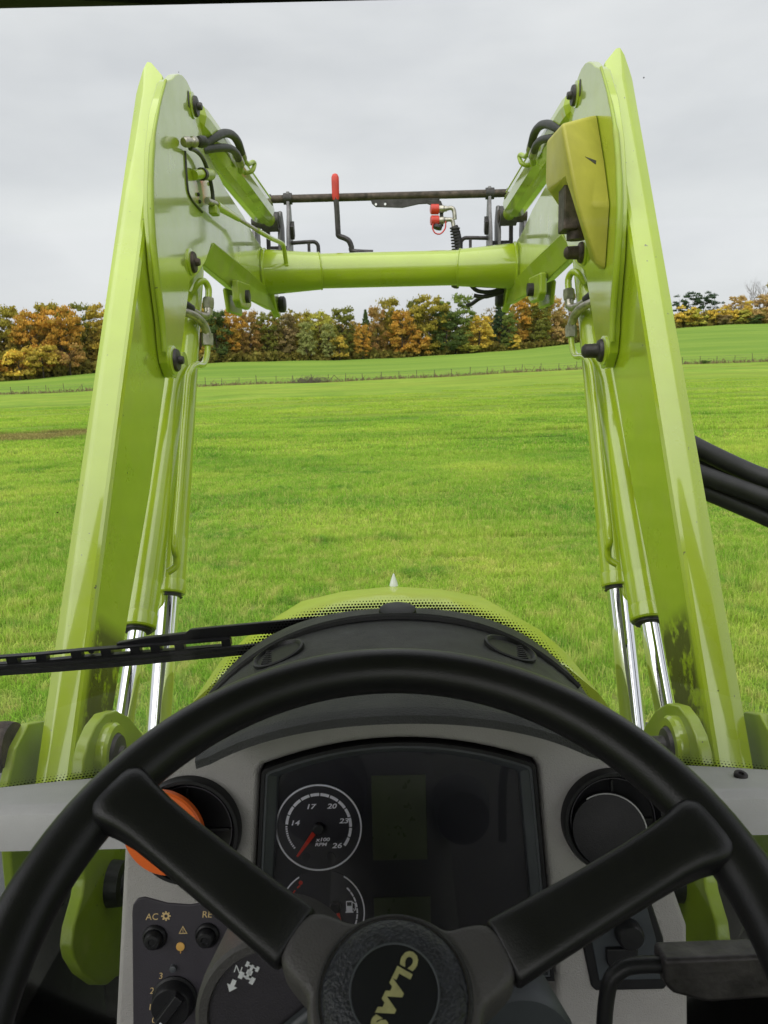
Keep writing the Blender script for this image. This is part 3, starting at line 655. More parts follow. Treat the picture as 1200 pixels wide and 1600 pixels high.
# wiper, parked across the left half, outside the pane
wp_ = empty('windscreen_wiper', (0, 0, 0)); wp_.parent = tractor; wp_.matrix_parent_inverse = Matrix.Translation(-Vector((0, .2, 0))); wp_['built_in_place'] = (0, 0, 0)
def wpt(x, z, off=.018): return (x, wy(x, z, off), z)
q = MB(); L = [(-.66, -.3440), (-.56, -.3495), (-.49, -.3530), (-.42, -.3580), (-.343, -.3605), (-.2625, -.3600), (-.161, -.3575), (-.10, -.355)]
for (dz, hh, o0, o1) in ((0, .0034, .004, .012), (.0068, .0024, .007, .015)):
    q.loft([[wpt(x, z+dz-hh, o0), wpt(x, z+dz+hh, o0), wpt(x, z+dz+hh, o1), wpt(x, z+dz-hh, o1)] for x, z in L])
q.build('wiper_blade', 'rubber', wp_)
q = MB()
def bar(P, Q, w, o0=.012, o1=.022):
    q.loft([[wpt(P[0], P[1]-w, o0), wpt(P[0], P[1]+w, o0), wpt(P[0], P[1]+w, o1), wpt(P[0], P[1]-w, o1)], [wpt(Q[0], Q[1]-w, o0), wpt(Q[0], Q[1]+w, o0), wpt(Q[0], Q[1]+w, o1), wpt(Q[0], Q[1]-w, o1)]])
br = [(-.60, -.3370), (-.53, -.3375), (-.487, -.3385), (-.445, -.3410), (-.394, -.3418), (-.340, -.3435), (-.2765, -.3446), (-.21, -.3440)]
for (dz, w) in ((.0040, .0014), (-.0060, .0014)):
    for i in range(len(br)-1): bar((br[i][0], br[i][1]+dz), (br[i+1][0], br[i+1][1]+dz), w)
for x, z in ((-.585, -.338), (-.545, -.3385), (-.508, -.339), (-.472, -.3400), (-.440, -.3418), (-.40, -.3425), (-.365, -.3433), (-.33, -.3445), (-.305, -.345), (-.275, -.3452), (-.215, -.3447)): bar((x-.006, z-.001), (x+.006, z-.0002), .0048)
for x, z in ((-.405, -.3415), (-.385, -.3418)): q.lathe([(.004, 0), (.004, .004)], wpt(x, z, .020), (0, 1, 0), 12)
q.build('blade_carrier', 'blackp', wp_)
q = MB()
ar_ = [(-.355, -.338, .003), (-.32, -.3355, .0045), (-.268, -.3345, .0055), (-.262, -.3320, .008), (-.20, -.3310, .009), (-.15, -.3290, .009), (-.05, -.324, .0095)]
q.loft([[wpt(x, z-w, .022), wpt(x, z+w, .022), wpt(x, z+w*.8, .034), wpt(x, z-w*.8, .034)] for x, z, w in ar_]); q.build('wiper_arm', 'blackp', wp_, bevel=.0015)

# ------------------------------------------------------------------ bonnet, running gear seen past the dash
hood = None
q = MB(); rings = []
for y, z, w in ((1.12, -.372, .285), (1.30, -.374, .280), (1.45, -.4005, .272), (1.62, -.450, .264), (1.9, -.575, .255), (2.3, -.76, .245), (2.6, -.93, .23)):
    prof = [(-1.08, -.62), (-1.14, -.30), (-1.20, -.155), (-1.10, -.115), (-.93, -.072), (-.65, -.026), (-.35, -.008), (0, 0), (.35, -.008), (.65, -.026), (.93, -.072), (1.10, -.115), (1.20, -.155), (1.14, -.30), (1.08, -.62)]
    rings.append([(.012+px*w, y, z+pz) for px, pz in prof])
q.loft(rings, closed=True); hood = q.build('bonnet', 'bonnet', tractor, bevel=.0, angle=30)
q = MB(); q.lathe([(.0085, 0), (.0072, .006), (.0012, .024)], (.016, 1.455, -.4005), (0, 0, 1), 16); q.lathe([(.004, -.006), (.004, .002)], (.016, 1.455, -.4005), (0, 0, 1), 10); q.build('aiming_marker', 'arrow', hood)
for s in (-1, 1):   # lime strip at the foot of the bonnet, outside the dash
    q = MB(); q.prism([(1.06, -.66), (1.06, -.562), (1.30, -.548), (1.34, -.66)], .012+s*.335, .012+s*.352, 'x'); q.build('side_shield', 'paint', tractor, bevel=.006)
q = MB(); q.box((-.30, .95, -1.75), (.30, 2.5, -1.05)); q.build('engine_block', 'iron', tractor, bevel=.02)
q = MB(); q.tube([(-.85, 1.64, -1.64), (.85, 1.64, -1.64)], .10, 16); q.build('front_axle', 'iron', tractor)
for s in (-1, 1):
    q = MB(); q.lathe([(.36, -.22), (.56, -.235), (.645, -.20), (.665, -.1), (.67, 0), (.665, .1), (.645, .20), (.56, .235), (.36, .22)], (s*.92, 1.64, -1.67), (1, 0, 0), 48)
    w_ = empty('front_wheel', (s*.92, 1.64, EYE-1.67)); w_.parent = tractor; w_.matrix_parent_inverse = Matrix.Translation(-Vector((0, .2, 0))); w_['built_in_place'] = (s*.92, 1.64, EYE-1.67)
    q.build('tyre', 'tyre', w_)
    q = MB()
    for i in range(20):
        for d in (-1, 1):
            mt = Matrix.Translation((s*.92, 1.64, -1.67)) @ Matrix.Rotation(2*math.pi*(i+.25*d)/20, 4, 'X') @ Matrix.Translation((d*.11, 0, .655)) @ Matrix.Rotation(R(35*d), 4, 'Z')
            q2 = MB(mt); q2.box((-.13, -.03, -.03), (.13, .03, .035)); q.v += [p.copy() for p in q2.v]; q.f += [tuple(k_+len(q.v)-8 for k_ in f) for f in q2.f]
    q.build('tread_lug', 'tyre', w_)
    q = MB(); q.lathe([(.37, -.16), (.34, -.05), (.12, .0), (.12, .06)], (s*.92, 1.64, -1.67), (1, 0, 0), 32); q.build('wheel_rim', 'sill', w_)
    q = MB(); pr = []
    for i in range(15):
        a = R(20+i*10); pr.append((1.64+.80*math.cos(a), -1.67+.80*math.sin(a)))
    pr2 = [(y*.985+1.64*.015, z-.03) for y, z in pr]
    q.prism(pr+pr2[::-1], s*.70, s*1.16, 'x'); q.build('front_fender', 'fender', tractor, bevel=.008)

# ================================================================== FRONT LOADER
YW = R(1.15)
loader = empty('front_loader', (-.021, 0, 0), False); loader.rotation_euler = (0, 0, -YW)
tag(loader, 'raised lime green front loader with two booms, cross tube and black tool carrier', 'front loader')
BD = Vector((0, .5185, .8551)); BP = Vector((0, .8551, -.5185)); B0 = Vector((0, 1.176, -.640))
def bp(a, h): p = B0+BD*a+BP*h; return (p.y, p.z)
def pipe(pts, r, name, mat, parent, s=1, seg=10, sm=4, label=None):
    q = MB(); q.tube(sx(pts, s), r, seg, smooth=sm); return q.build(name, mat, parent, label=label)
def bar_yz(q, P, Q, half, x0, x1):
    P, Q = Vector((0, *P)), Vector((0, *Q)); d = (Q-P).normalized(); n = Vector((0, -d.z, d.y))*half
    q.prism([tuple((P+n)[1:]), tuple((Q+n)[1:]), tuple((Q-n)[1:]), tuple((P-n)[1:])], x0, x1)
for s in (-1, 1):
    boom = empty('boom', (s*.56, 1.18, EYE-.64)); boom.parent = loader; boom['built_in_place'] = (s*.56, 1.18, EYE-.64)
    # rear box section: folded profile, tapering; outer strip, top facet, inner wall
    q = MB(); rings = []
    for a, h, lift in ((-.05, .115, 0), (.05, .135, 0), (.35, .175, 0), (.60, .215, 0), (.85, .232, 0), (1.25, .26, 0), (1.56, .25, 0)):
        def pt(x, hh):
            y, z = bp(a, hh); return (s*x, y, z)
        rings.append([pt(.600, .020), pt(.596, .010), pt(.578, .0015), pt(.572, .0), pt(.540, .0), pt(.534, .003), pt(.530, .011), pt(.530, h), pt(.600, h)])
    # folded nose at the knee
    y, z = bp(1.60, .0)
    rings.append([(s*.600, *bp(1.590, .030)), (s*.597, *bp(1.60, .018)), (s*.585, *bp(1.635, .004)), (s*.576, *bp(1.655, .0)), (s*.566, *bp(1.652, .0)), (s*.536, *bp(1.612, .004)), (s*.530, *bp(1.600, .012)), (s*.530, *bp(1.57, .24)), (s*.600, *bp(1.57, .24))])
    q.loft(rings); q.build('rear_beam', 'boom', boom, angle=25)
    # front box running forward from the knee to the cross tube
    q = MB(); q.prism([(1.99, .66), (2.10, .735), (2.18, .735), (2.27, .66), (2.38, .615), (2.55, .575), (2.87, .555), (3.28, .515), (3.30, .35), (2.9, .335), (2.29, .375), (2.20, .32), (2.02, .22), (1.80, .10)], s*.531, s*.600); q.build('front_beam', 'paint', boom, bevel=.004)
    # gusset plate on the inner side
    gp = [(1.937, .693), (1.965, .708), (1.997, .722), (2.03, .742), (2.065, .758), (2.10, .767), (2.14, .769), (2.175, .762), (2.205, .746), (2.235, .725), (2.270, .690), (2.300, .655), (2.37, .637), (2.546, .598), (2.85, .570), (3.06, .535), (3.255, .520), (3.20, .365), (2.310, .390), (2.235, .335), (2.150, .292), (2.045, .255), (1.955, .125), (1.893, .030), (1.865, .010), (1.832, .012), (1.800, .045), (1.792, .085), (1.790, .141), (1.768, .25), (1.764, .371), (1.80, .50), (1.858, .605)]
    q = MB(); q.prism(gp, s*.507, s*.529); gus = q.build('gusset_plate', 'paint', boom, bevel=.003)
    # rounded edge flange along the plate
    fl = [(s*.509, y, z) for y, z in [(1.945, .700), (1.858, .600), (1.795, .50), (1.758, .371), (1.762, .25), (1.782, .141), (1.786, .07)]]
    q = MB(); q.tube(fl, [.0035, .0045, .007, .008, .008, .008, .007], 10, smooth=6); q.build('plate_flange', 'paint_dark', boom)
    # oval hole
    q = MB(); q.lathe([(.011, -.0008), (.011, .0008)], (s*.5065, 2.145, .725), (1, 0, 0), 20)
    for p in q.v: p.z = .725+(p.z-.725)*1.9
    q.build('plate_hole', 'iron', boom)
    # channel under the front beam
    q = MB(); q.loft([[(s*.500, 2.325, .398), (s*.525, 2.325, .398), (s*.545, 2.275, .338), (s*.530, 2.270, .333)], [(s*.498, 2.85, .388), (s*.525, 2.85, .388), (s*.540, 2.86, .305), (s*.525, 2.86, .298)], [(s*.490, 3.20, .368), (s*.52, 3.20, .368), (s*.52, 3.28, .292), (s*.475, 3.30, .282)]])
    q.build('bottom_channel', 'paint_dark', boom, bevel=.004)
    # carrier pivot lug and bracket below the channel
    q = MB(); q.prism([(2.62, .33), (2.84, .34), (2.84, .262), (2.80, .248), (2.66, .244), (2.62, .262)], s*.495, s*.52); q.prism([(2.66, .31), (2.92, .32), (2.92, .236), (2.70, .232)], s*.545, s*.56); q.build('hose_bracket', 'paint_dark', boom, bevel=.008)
    q = MB(); q.lathe([(.022, -.02), (.022, .012)], (s*.495, 2.74, .288), (1, 0, 0), 16); q.build('bracket_bush', 'iron', boom)
    q = MB(); q.prism([(3.18, .37), (3.34, .36), (3.42, .30), (3.36, .262), (3.28, .284)], s*.47, s*.50); q.build('pivot_lug', 'paint', boom, bevel=.008)
    q = MB(); q.lathe([(.030, 0), (.034, .006), (.034, .022), (.026, .028), (.001, .028)], (s*.47, 3.34, .315), (-s, 0, 0), 20); q.build('lug_nut', 'rubber', boom)
    # pivot pins with washers
    for (y, z, r, kind) in ((2.190, .722, .026, 0), (2.065, .306, .027, 1), (1.848, .052, .027, 2)):
        q = MB()
        if s < 0 or kind == 0: q.lathe([(.001, .024), (.008, .024), (.010, .020), (.010, .013), (r*.92, .012), (r, .008), (r, -.004)], (s*.507, y, z), (-s, 0, 0), 28)
        else: q.lathe([(.001, .052), (.010, .050), (.016, .044), (.017, .016), (r*.9, .013), (r, .008), (r, -.004)], (s*.507, y, z), (-s, 0, 0), 28)
        q.build('pivot_pin', 'iron' if kind != 1 else 'rust', boom)
        q = MB(); q.lathe([(r*1.25, -.004), (r*1.25, .004), (r*1.0, .005)], (s*.507, y-.008, z), (-s, 0, 0), 28); q.build('pin_boss', 'paint', boom)
    # pivot bracket plates at the foot of the boom, bolted to the tractor frame
    bk = [(1.047, -.575), (1.058, -.552), (1.078, -.534), (1.110, -.522), (1.150, -.520), (1.197, -.536), (1.250, -.572), (1.304, -.628), (1.36, -.72), (1.38, -.86), (1.34, -.98), (1.22, -1.02), (1.14, -.985), (1.10, -.957), (1.065, -.940), (1.034, -.912), (.990, -.855), (.966, -.808), (.963, -.786), (.975, -.765), (1.010, -.742), (1.022, -.725), (1.026, -.68), (1.036, -.62)]
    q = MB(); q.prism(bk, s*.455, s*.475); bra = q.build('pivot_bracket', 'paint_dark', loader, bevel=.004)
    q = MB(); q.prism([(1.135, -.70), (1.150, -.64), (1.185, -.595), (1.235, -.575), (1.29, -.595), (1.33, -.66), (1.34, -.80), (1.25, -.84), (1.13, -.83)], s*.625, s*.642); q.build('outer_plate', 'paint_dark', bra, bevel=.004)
    q = MB(); q.lathe([(.050, 0), (.050, .012), (.046, .017), (.034, .017), (.034, .004)], (s*.455, 1.138, -.585), (-s, 0, 0), 36); q.build('pin_collar', 'paint', bra)
    q = MB()
    if s < 0: q.lathe([(.001, .030), (.012, .030), (.014, .024), (.030, .022), (.033, .017), (.033, 0)], (s*.455, 1.138, -.585), (-s, 0, 0), 28)
    else: q.lathe([(.001, .062), (.012, .061), (.018, .054), (.019, .024), (.030, .022), (.033, .017), (.033, 0)], (s*.455, 1.138, -.585), (-s, 0, 0), 28)
    q.build('boom_pin', 'iron', bra)
    q = MB(); q.lathe([(.001, .03), (.016, .03), (.02, .022), (.034, .02), (.036, 0)], (s*.455, 1.112, -.795), (-s, 0, 0), 24); q.build('bracket_bolt', 'rubber', bra)
    q = MB(); q.box((s*.476, 1.36, -1.6), (s*.60, 1.50, -.90)); q.build('bracket_post', 'iron', bra, bevel=.01)
    q = MB(); q.lathe([(.04, -.012), (.042, 0), (.042, .012)], (s*.650, 1.20, -.60), (s, 0, 0), 24); q.build('outer_washer', 'rust', bra)
    # cylinders: lift (inner, large) and parallel tilt (outer, thinner)
    def cylinder(name, x0, P0, x1, P1, P2, r, rr, x2=None):
        c = empty(name, (s*x0, P0[0], EYE+P0[1])); c.parent = loader; c['built_in_place'] = (s*x0, P0[0], EYE+P0[1])
        A = Vector((s*x0, *P0)); B = Vector((s*x1, *P1)); Cc = Vector((s*(x2 or x1), *P2)); d = (B-A).normalized()
        q = MB(); q.lathe([(r*.55, -.01), (r*.95, 0), (r, .012), (r, (B-A).length*.845), (r*.985, (B-A).length*.85), (r, (B-A).length*.855), (r, (B-A).length-.034), (r*1.0, (B-A).length-.034), (r*1.04, (B-A).length-.030), (r*1.04, (B-A).length-.004), (r*.98, (B-A).length)], A, d, 32); q.build('cylinder_barrel', 'paint', c, angle=25)
        q = MB(); q.lathe([(r*.80, 0), (r*.80, .006), (rr*1.2, .008)], B, d, 28); q.build('rod_seal', 'rubber', c)
        q = MB(); q.cyl(B-d*.05, Cc, rr, 28); q.build('piston_rod', 'chrome', c)
        q = MB(); q.lathe([(r*.75, -.025), (r*.75, .025)], A-d*.02, (1, 0, 0), 20); q.build('barrel_eye', 'paint_dark', c)
        q = MB(); q.lathe([(r*.8, -.03), (r*.8, .03)], Cc, (1, 0, 0), 20); q.build('rod_eye', 'paint_dark', c)
    cylinder('lift_cylinder', .572, (2.305, .330), .560, (1.852, -.522), (1.625, -.950), .0395, .0285)
    cylinder('parallel_cylinder', .562, (2.045, .034), .560, (1.614, -.533), (1.40, -.815), .0385, .0205)
    # crowd cylinder over the front beam
    c = empty('crowd_cylinder', (s*.5, 2.22, EYE+.72)); c.parent = loader; c['built_in_place'] = (s*.5, 2.22, EYE+.72)
    A = Vector((s*.540, 2.27, .722)); B = Vector((s*.505, 3.24, .668)); d = (B-A).normalized()
    q = MB(); nn = 12; q.lathe([(.035, -.02), (.050, 0), (.0535, .03), (.0535, (B-A).length-.03), (.047, (B-A).length)], A, d, nn); q.build('cylinder_barrel', 'paint', c, angle=20)
    q = MB(); q.tube([A+d*.45+Vector((-s*.035, 0, .043)), B-d*.03+Vector((-s*.035, 0, .043))], .007, 8); q.build('cylinder_line', 'paint', c)
    q = MB(); q.cyl(B-d*.02, B+d*.16, .026, 20); q.build('piston_rod', 'paint_dark', c)
    q = MB(); q.lathe([(.040, -.035), (.040, .035)], B+d*.16, (1, 0, 0), 20); q.build('rod_eye', 'iron', c)
    # hoses feeding the crowd cylinder
    pipe([(-.515, 2.30, .655), (-.49, 2.35, .690), (-.475, 2.42, .722), (-.465, 2.49, .737), (-.46, 2.55, .733), (-.46, 2.60, .716)], .0125, 'hydraulic_hose', 'rubber', boom, -s)
    pipe([(-.515, 2.29, .640), (-.485, 2.36, .665), (-.465, 2.43, .683), (-.46, 2.50, .690), (-.46, 2.545, .684)], .0115, 'hydraulic_hose', 'rubber', boom, -s)
    pipe([(-.46, 2.600, .716), (-.46, 2.625, .706)], .013, 'hose_ferrule', 'steel', boom, -s, sm=0)
    pipe([(-.46, 2.545, .684), (-.46, 2.580, .676)], .013, 'hose_ferrule', 'steel', boom, -s, sm=0)
    pipe([(-.46, 2.625, .706), (-.455, 2.68, .703), (-.448, 2.73, .722), (-.445, 2.745, .718), (-.452, 2.72, .690), (-.48, 2.72, .685)], .0075, 'hydraulic_pipe', 'paint_dark', boom, -s)
    pipe([(-.46, 2.580, .676), (-.47, 2.62, .665)], .009, 'hydraulic_pipe', 'paint_dark', boom, -s, sm=0)
    # pipework beside the lift cylinder
    pipe([(-0.5458, 2.2100, 0.2470), (-0.5263, 2.2100, 0.2730), (-0.5146, 2.2334, 0.2782), (-0.5081, 2.2464, 0.2600), (-0.5081, 2.2360, 0.2262)], 0.0094, 'hydraulic_pipe', 'paint', boom, -s)
    q = MB(); q.lathe([(r_*1.25, h_*1.25) for r_, h_ in [(.0125, -.012), (.0135, 0), (.0125, .012)]], (s*0.5081, 2.2334, 0.2184), (0, .25, 1), 6); q.lathe([(r_*1.25, h_*1.25) for r_, h_ in [(.010, -.02), (.010, .02)]], (s*0.5081, 2.2308, 0.2080), (0, .25, 1), 14); q.build('pipe_fitting', 'steel', boom)
    pipe([(-0.5081, 2.2269, 0.1950), (-0.5107, 2.2139, 0.1820), (-0.5237, 2.1840, 0.1833), (-0.5393, 2.1515, 0.1950)], 0.0106, 'pipe_elbow', 'steel', boom, -s)
    pipe([(-0.5367, 2.1554, 0.1937), (-0.5653, 2.1216, 0.2145), (-0.6173, 2.1060, 0.2236)], 0.0144, 'hydraulic_hose', 'rubber', boom, -s)
    pipe([(-0.6173, 2.0800, 0.1950), (-0.5653, 2.1164, 0.1924), (-0.5289, 2.1515, 0.1781), (-0.5133, 2.1840, 0.1573), (-0.5081, 2.1996, 0.1300)], 0.0119, 'pipe_elbow', 'steel', boom, -s)
    q = MB(); q.lathe([(r_*1.25, h_*1.25) for r_, h_ in [(.0125, -.013), (.0135, 0), (.0125, .013)]], (s*0.5081, 2.1983, 0.1170), (0, .12, 1), 6); q.build('pipe_fitting', 'steel', boom)
    pipe([(-0.5081, 2.1970, 0.1040), (-0.5081, 2.1814, 0.0728), (-0.5081, 2.1320, 0.0468), (-0.5081, 2.0475, 0.0442), (-0.5081, 1.9890, 0.0286), (-0.5081, 1.9500, -0.0130), (-0.5055, 1.8226, -0.2405), (-0.5055, 1.7498, -0.3692), (-0.5055, 1.7550, -0.4030), (-0.5081, 1.7550, -0.4264), (-0.5263, 1.7485, -0.4394)], 0.0085, 'hydraulic_pipe', 'paint', boom, -s)
    pipe([(-0.5978, 2.0800, 0.0260), (-0.5848, 2.0150, -0.0780), (-0.5757, 1.9214, -0.2600), (-0.5783, 1.8304, -0.4485), (-0.5783, 1.8226, -0.4836), (-0.5679, 1.8265, -0.5096), (-0.5679, 1.8174, -0.5382), (-0.5848, 1.8200, -0.5564), (-0.6108, 1.8330, -0.5616)], 0.0077, 'hydraulic_pipe', 'paint', boom, -s)

# details that only one boom has
left = [o for o in loader.children if o.name.startswith('boom')][0]; right = [o for o in loader.children if o.name.startswith('boom')][1]
q = MB(); q.lathe([(0.0102, -0.0273), (0.0127, -0.0218), (0.0132, -0.0094), (0.0102, -0.0062), (0.0102, 0.0000), (0.0136, 0.0031), (0.0136, 0.0125), (0.0093, 0.0156), (0.0068, 0.0234)], (-.482, 2.045, .592), (.6, .9, .25), 16); q.build('parked_coupler', 'steel', left)
q = MB(); q.lathe([(0.0085, 0.0218), (0.0136, 0.0250), (0.0149, 0.0343), (0.0140, 0.0452), (0.0085, 0.0515), (0.0008, 0.0523)], (-.482, 2.045, .592), (.6, .9, .25), 18); q.build('coupler_cap', 'rubber', left)
pipe([(-.487, 2.05, .578), (-.487, 2.12, .590), (-.489, 2.195, .590), (-.49, 2.255, .565), (-.49, 2.285, .528), (-.49, 2.285, .490)], .0055, 'thin_hose', 'rubber', left)
pipe([(-.5055, 2.070, .578), (-.5055, 2.070, .500), (-.5055, 2.085, .475), (-.5055, 2.14, .465), (-.5055, 2.215, .460)], .0032, 'plate_slot', 'iron', left, sm=3)
q = MB(); q.cyl((-.502, 2.13, .535), (-.49, 2.165, .546), .013, 18); q.build('stub_peg', 'paint', left)
q = MB(); q.cyl((-.49, 2.163, .5455), (-.488, 2.178, .549), .0165, 18); q.build('peg_collar', 'iron', left)
q = MB(); q.cyl((-.488, 2.178, .549), (-.483, 2.240, .563), .0155, 18); q.build('peg_sleeve', 'paint_dark', left)
pipe([(-.485, 2.19, .484), (-.475, 2.27, .490)], .009, 'link_clevis', 'steel', left, sm=0)
q = MB(); q.box((-.492, 2.23, .458), (-.468, 2.27, .482)); q.build('link_clamp', 'paint_dark', left, bevel=.004)
pipe([(-.475, 2.26, .486), (-.462, 2.50, .497)], [.0125, .009], 'link_rod', 'paint', left, sm=0)
pipe([(-.462, 2.50, .497), (-.45, 2.78, .511)], .0062, 'link_rod_end', 'steel', left, sm=0)
pipe([(-.45, 2.77, .511), (-.430, 2.94, .513), (-.410, 3.05, .515), (-.405, 3.085, .505), (-.403, 3.12, .45)], .0085, 'link_handle', 'paint', left, sm=3)
for y, z in ((2.18, .498), (2.19, .482), (2.33, .56)):
    q = MB(); q.lathe([(.005, 0), (.005, .005), (.002, .007)], (-.507, y, z), (1, 0, 0), 10); q.build('plate_screw', 'iron', left)

# yellow hose cover on the right boom
q = MB()
base = [(.505, 1.965, .606), (.505, 1.880, .474), (.505, 1.826, .373), (.505, 1.848, .236), (.505, 1.900, .243), (.505, 2.14, .39), (.505, 2.235, .41), (.505, 2.235, .55), (.505, 2.16, .61)]
topf = [(.488, 1.945, .598), (.488, 1.870, .474), (.470, 1.822, .375), (.488, 1.850, .246), (.480, 1.880, .262), (.405, 1.880, .440), (.400, 2.000, .442), (.400, 2.034, .480), (.400, 2.030, .568)]
rid_ = [(.44, 1.90, .572), (.44, 1.868, .535)]
vs = base+topf; k = 9
fs = [(i, (i+1) % k, k+(i+1) % k, k+i) for i in range(k)]
vs += [(.405, 1.868, .560), (.428, 1.800, .372)]      # ridge points 18, 19
fs += [(9, 18, 10), (10, 18, 19), (10, 19, 11), (11, 19, 12), (12, 19, 13), (13, 19, 14), (14, 19, 18), (14, 18, 15), (15, 18, 16), (16, 18, 17), (17, 18, 9)]
q.add(vs, fs); cov = q.build('hose_cover', 'cover', loader, bevel=.011, seg=3, angle=50)
ca, cb, cc = Vector((.488, 1.870, .474)), Vector((.405, 1.868, .560)), Vector((.428, 1.800, .372))
cn = (cb-ca).cross(cc-ca).normalized(); cn = cn if cn.y < 0 else -cn
wq = [ca*a_+cb*b_+cc*c_ for a_, b_, c_ in ((.955, .04, .005), (.905, .02, .075), (.58, .28, .14))]
q = MB(); q.add([p+cn*.0008 for p in wq]+[p-cn*.004 for p in wq], [(0, 1, 2), (5, 4, 3), (0, 3, 4, 1), (1, 4, 5, 2), (2, 5, 3, 0)]); q.build('cover_slot_shade', 'panel', cov)  # flush dark wedge stands in for the shade of a recessed slot
q = MB(); q.box((.42, 1.90, .335), (.455, 1.97, .45)); q.build('coupling_block', 'rust', cov, bevel=.004)
q = MB(); q.cyl((.455, 1.93, .42), (.455, 1.93, .315), .022, 16); q.build('coupling_plug', 'rust', cov)

# cross tube with flared end sleeves
q = MB(); q.cyl((-.50, 3.215, .430), (.50, 3.215, .430), .0680, 40); ct = q.build('cross_tube', 'paint', loader)
for s in (-1, 1):
    q = MB(); rings = []
    for f in np.linspace(0, 1, 7):
        ring = []
        for k_ in range(40):
            a = 2*math.pi*k_/40; rr = .0895-.0175*f
            x = .507-f*(.195+.045*abs(math.sin(a/2-.2)))
            ring.append((s*x, 3.215+rr*math.cos(a), .430+rr*math.sin(a)))
        rings.append(ring)
    q.loft(rings, caps=False); q.build('tube_sleeve', 'paint', ct)
    q = MB(); q.tube([(s*(.507-(.195+.045*abs(math.sin(k_*math.pi/40-.2)))), 3.215+.0715*math.cos(2*math.pi*k_/40), .430+.0715*math.sin(2*math.pi*k_/40)) for k_ in range(41)], .0035, 6); q.build('weld_bead', 'paint', ct)
    q = MB(); q.tube([(s*.5, 3.215+.0895*math.cos(2*math.pi*k_/40), .430+.0895*math.sin(2*math.pi*k_/40)) for k_ in range(41)], .006, 6); q.build('weld_bead', 'paint', ct)

# tool carrier
car = empty('tool_carrier', (0, 3.5, EYE+.6)); car.parent = loader; car['built_in_place'] = (0, 3.5, EYE+.6)
q = MB(); q.cyl((-.520, 3.5, .772), (.520, 3.5, .772), .0165, 20); q.build('top_shaft', 'rust', car)
for s in (-1, 1):
    q = MB(); q.lathe([(.021, -.006), (.021, .006)], (s*.515, 3.5, .772), (1, 0, 0), 20); q.lathe([(.024, -.018), (.024, .018)], (s*.436, 3.5, .772), (1, 0, 0), 20); q.build('shaft_collar', 'iron', car)
    q = MB(); q.prism([(3.485, .80), (3.515, .80), (3.56, .66), (3.56, .50), (3.46, .40), (3.42, .50), (3.44, .62), (3.475, .70)], s*.427, s*.441); q.build('side_plate', 'greysteel', car, bevel=.003)
    q = MB(); q.prism([(3.46, .715), (3.50, .72), (3.55, .66), (3.55, .50), (3.42, .45), (3.41, .60)], s*.462, s*.474); q.build('side_plate', 'greysteel', car, bevel=.003)
    q = MB(); q.prism([(3.44, .72), (3.50, .70), (3.52, .60), (3.48, .47), (3.38, .45), (3.40, .66)], s*.565, s*.58); q.build('side_plate', 'greysteel', car, bevel=.003)
    q = MB(); q.lathe([(.034, -.012), (.036, 0), (.034, .012)], (s*.482, 3.41, .665), (1, 0, 0), 20); q.lathe([(.026, -.06), (.026, .06)], (s*.52, 3.41, .66), (1, 0, 0), 16); q.build('link_pin', 'iron' if s < 0 else 'rust', car)
    q = MB(); q.prism([(3.46, .65), (3.50, .68), (3.52, .62), (3.49, .60)], s*.412, s*.427); q.lathe([(.012, 0), (.012, .014), (.006, .016)], (s*.427, 3.49, .66), (-s, 0, 0), 12); q.build('stop_plate', 'iron', car, bevel=.002)
    q = MB()
    q.tube([(s*.441, 3.5, .588), (s*.345, 3.5, .592), (s*.325, 3.5, .590), (s*.314, 3.5, .580), (s*.311, 3.5, .565), (s*.311, 3.5, .50)], .0085, 8, smooth=3); q.box((s*.352-.006, 3.494, .52), (s*.352+.006, 3.506, .590)); q.box((s*.44, 3.485, .55), (s*.53, 3.51, .575)); q.box((s*.528-.008, 3.49, .55), (s*.528+.008, 3.51, .70)); q.build('hook_bracket', 'iron', car, bevel=.001)
q = MB(); q.prism([(-.078, .760), (-.072, .742), (-.055, .728), (.06, .722), (.13, .735), (.22, .738), (.22, .760)], 3.492, 3.502, 'y'); sp_ = q.build('shaft_bracket', 'iron', car, bevel=.002)
q = MB(); q.lathe([(.005, 0), (.005, .002)], (-.055, 3.4915, .738), (0, -1, 0), 12); q.lathe([(.005, 0), (.005, .002)], (-.015, 3.4915, .738), (0, -1, 0), 12); q.build('bracket_hole', 'white', sp_)
lv = empty('locking_lever', (-.22, 3.42, EYE+.6)); lv.parent = loader; lv['built_in_place'] = (-.22, 3.42, EYE+.6)
pts = [(-.2235, 3.42, .760), (-.2195, 3.42, .715), (-.217, 3.42, .620), (-.214, 3.42, .600), (-.190, 3.42, .590), (-.172, 3.42, .578), (-.162, 3.42, .555), (-.155, 3.42, .535), (-.07, 3.42, .528)]
q = MB(); q.tube(pts, .0115, 8, smooth=4); q.build('lever_bar', 'iron', lv)
q = MB(); q.loft([[(-.2225+x, 3.42+y, z) for x, y in supell(w, w*.8, 14)] for z, w in ((.745, .0125), (.760, .0155), (.815, .0160), (.835, .0158), (.846, .011), (.850, .004))]); q.build('red_grip', 'red', lv, angle=60)
q = MB(); q.prism([(.165, .750), (.225, .745), (.235, .720), (.235, .640), (.222, .64), (.218, .715), (.165, .735)], 3.485, 3.497, 'y'); q.build('coupler_plate', 'iron', car, bevel=.002)
for i, z in enumerate((.708, .662)):
    q = MB(); q.lathe([(.021, 0), (.021, .030), (.018, .034), (.001, .034)], (.213, 3.475, z), (-1, -.15, 0), 18); q.build('coupler_cap', 'red', car)
    q = MB(); q.lathe([(.016, 0), (.016, .022), (.012, .026), (.012, .036)], (.213, 3.475, z), (1, 0, .05), 14); q.build('coupler_body', 'steel', car)
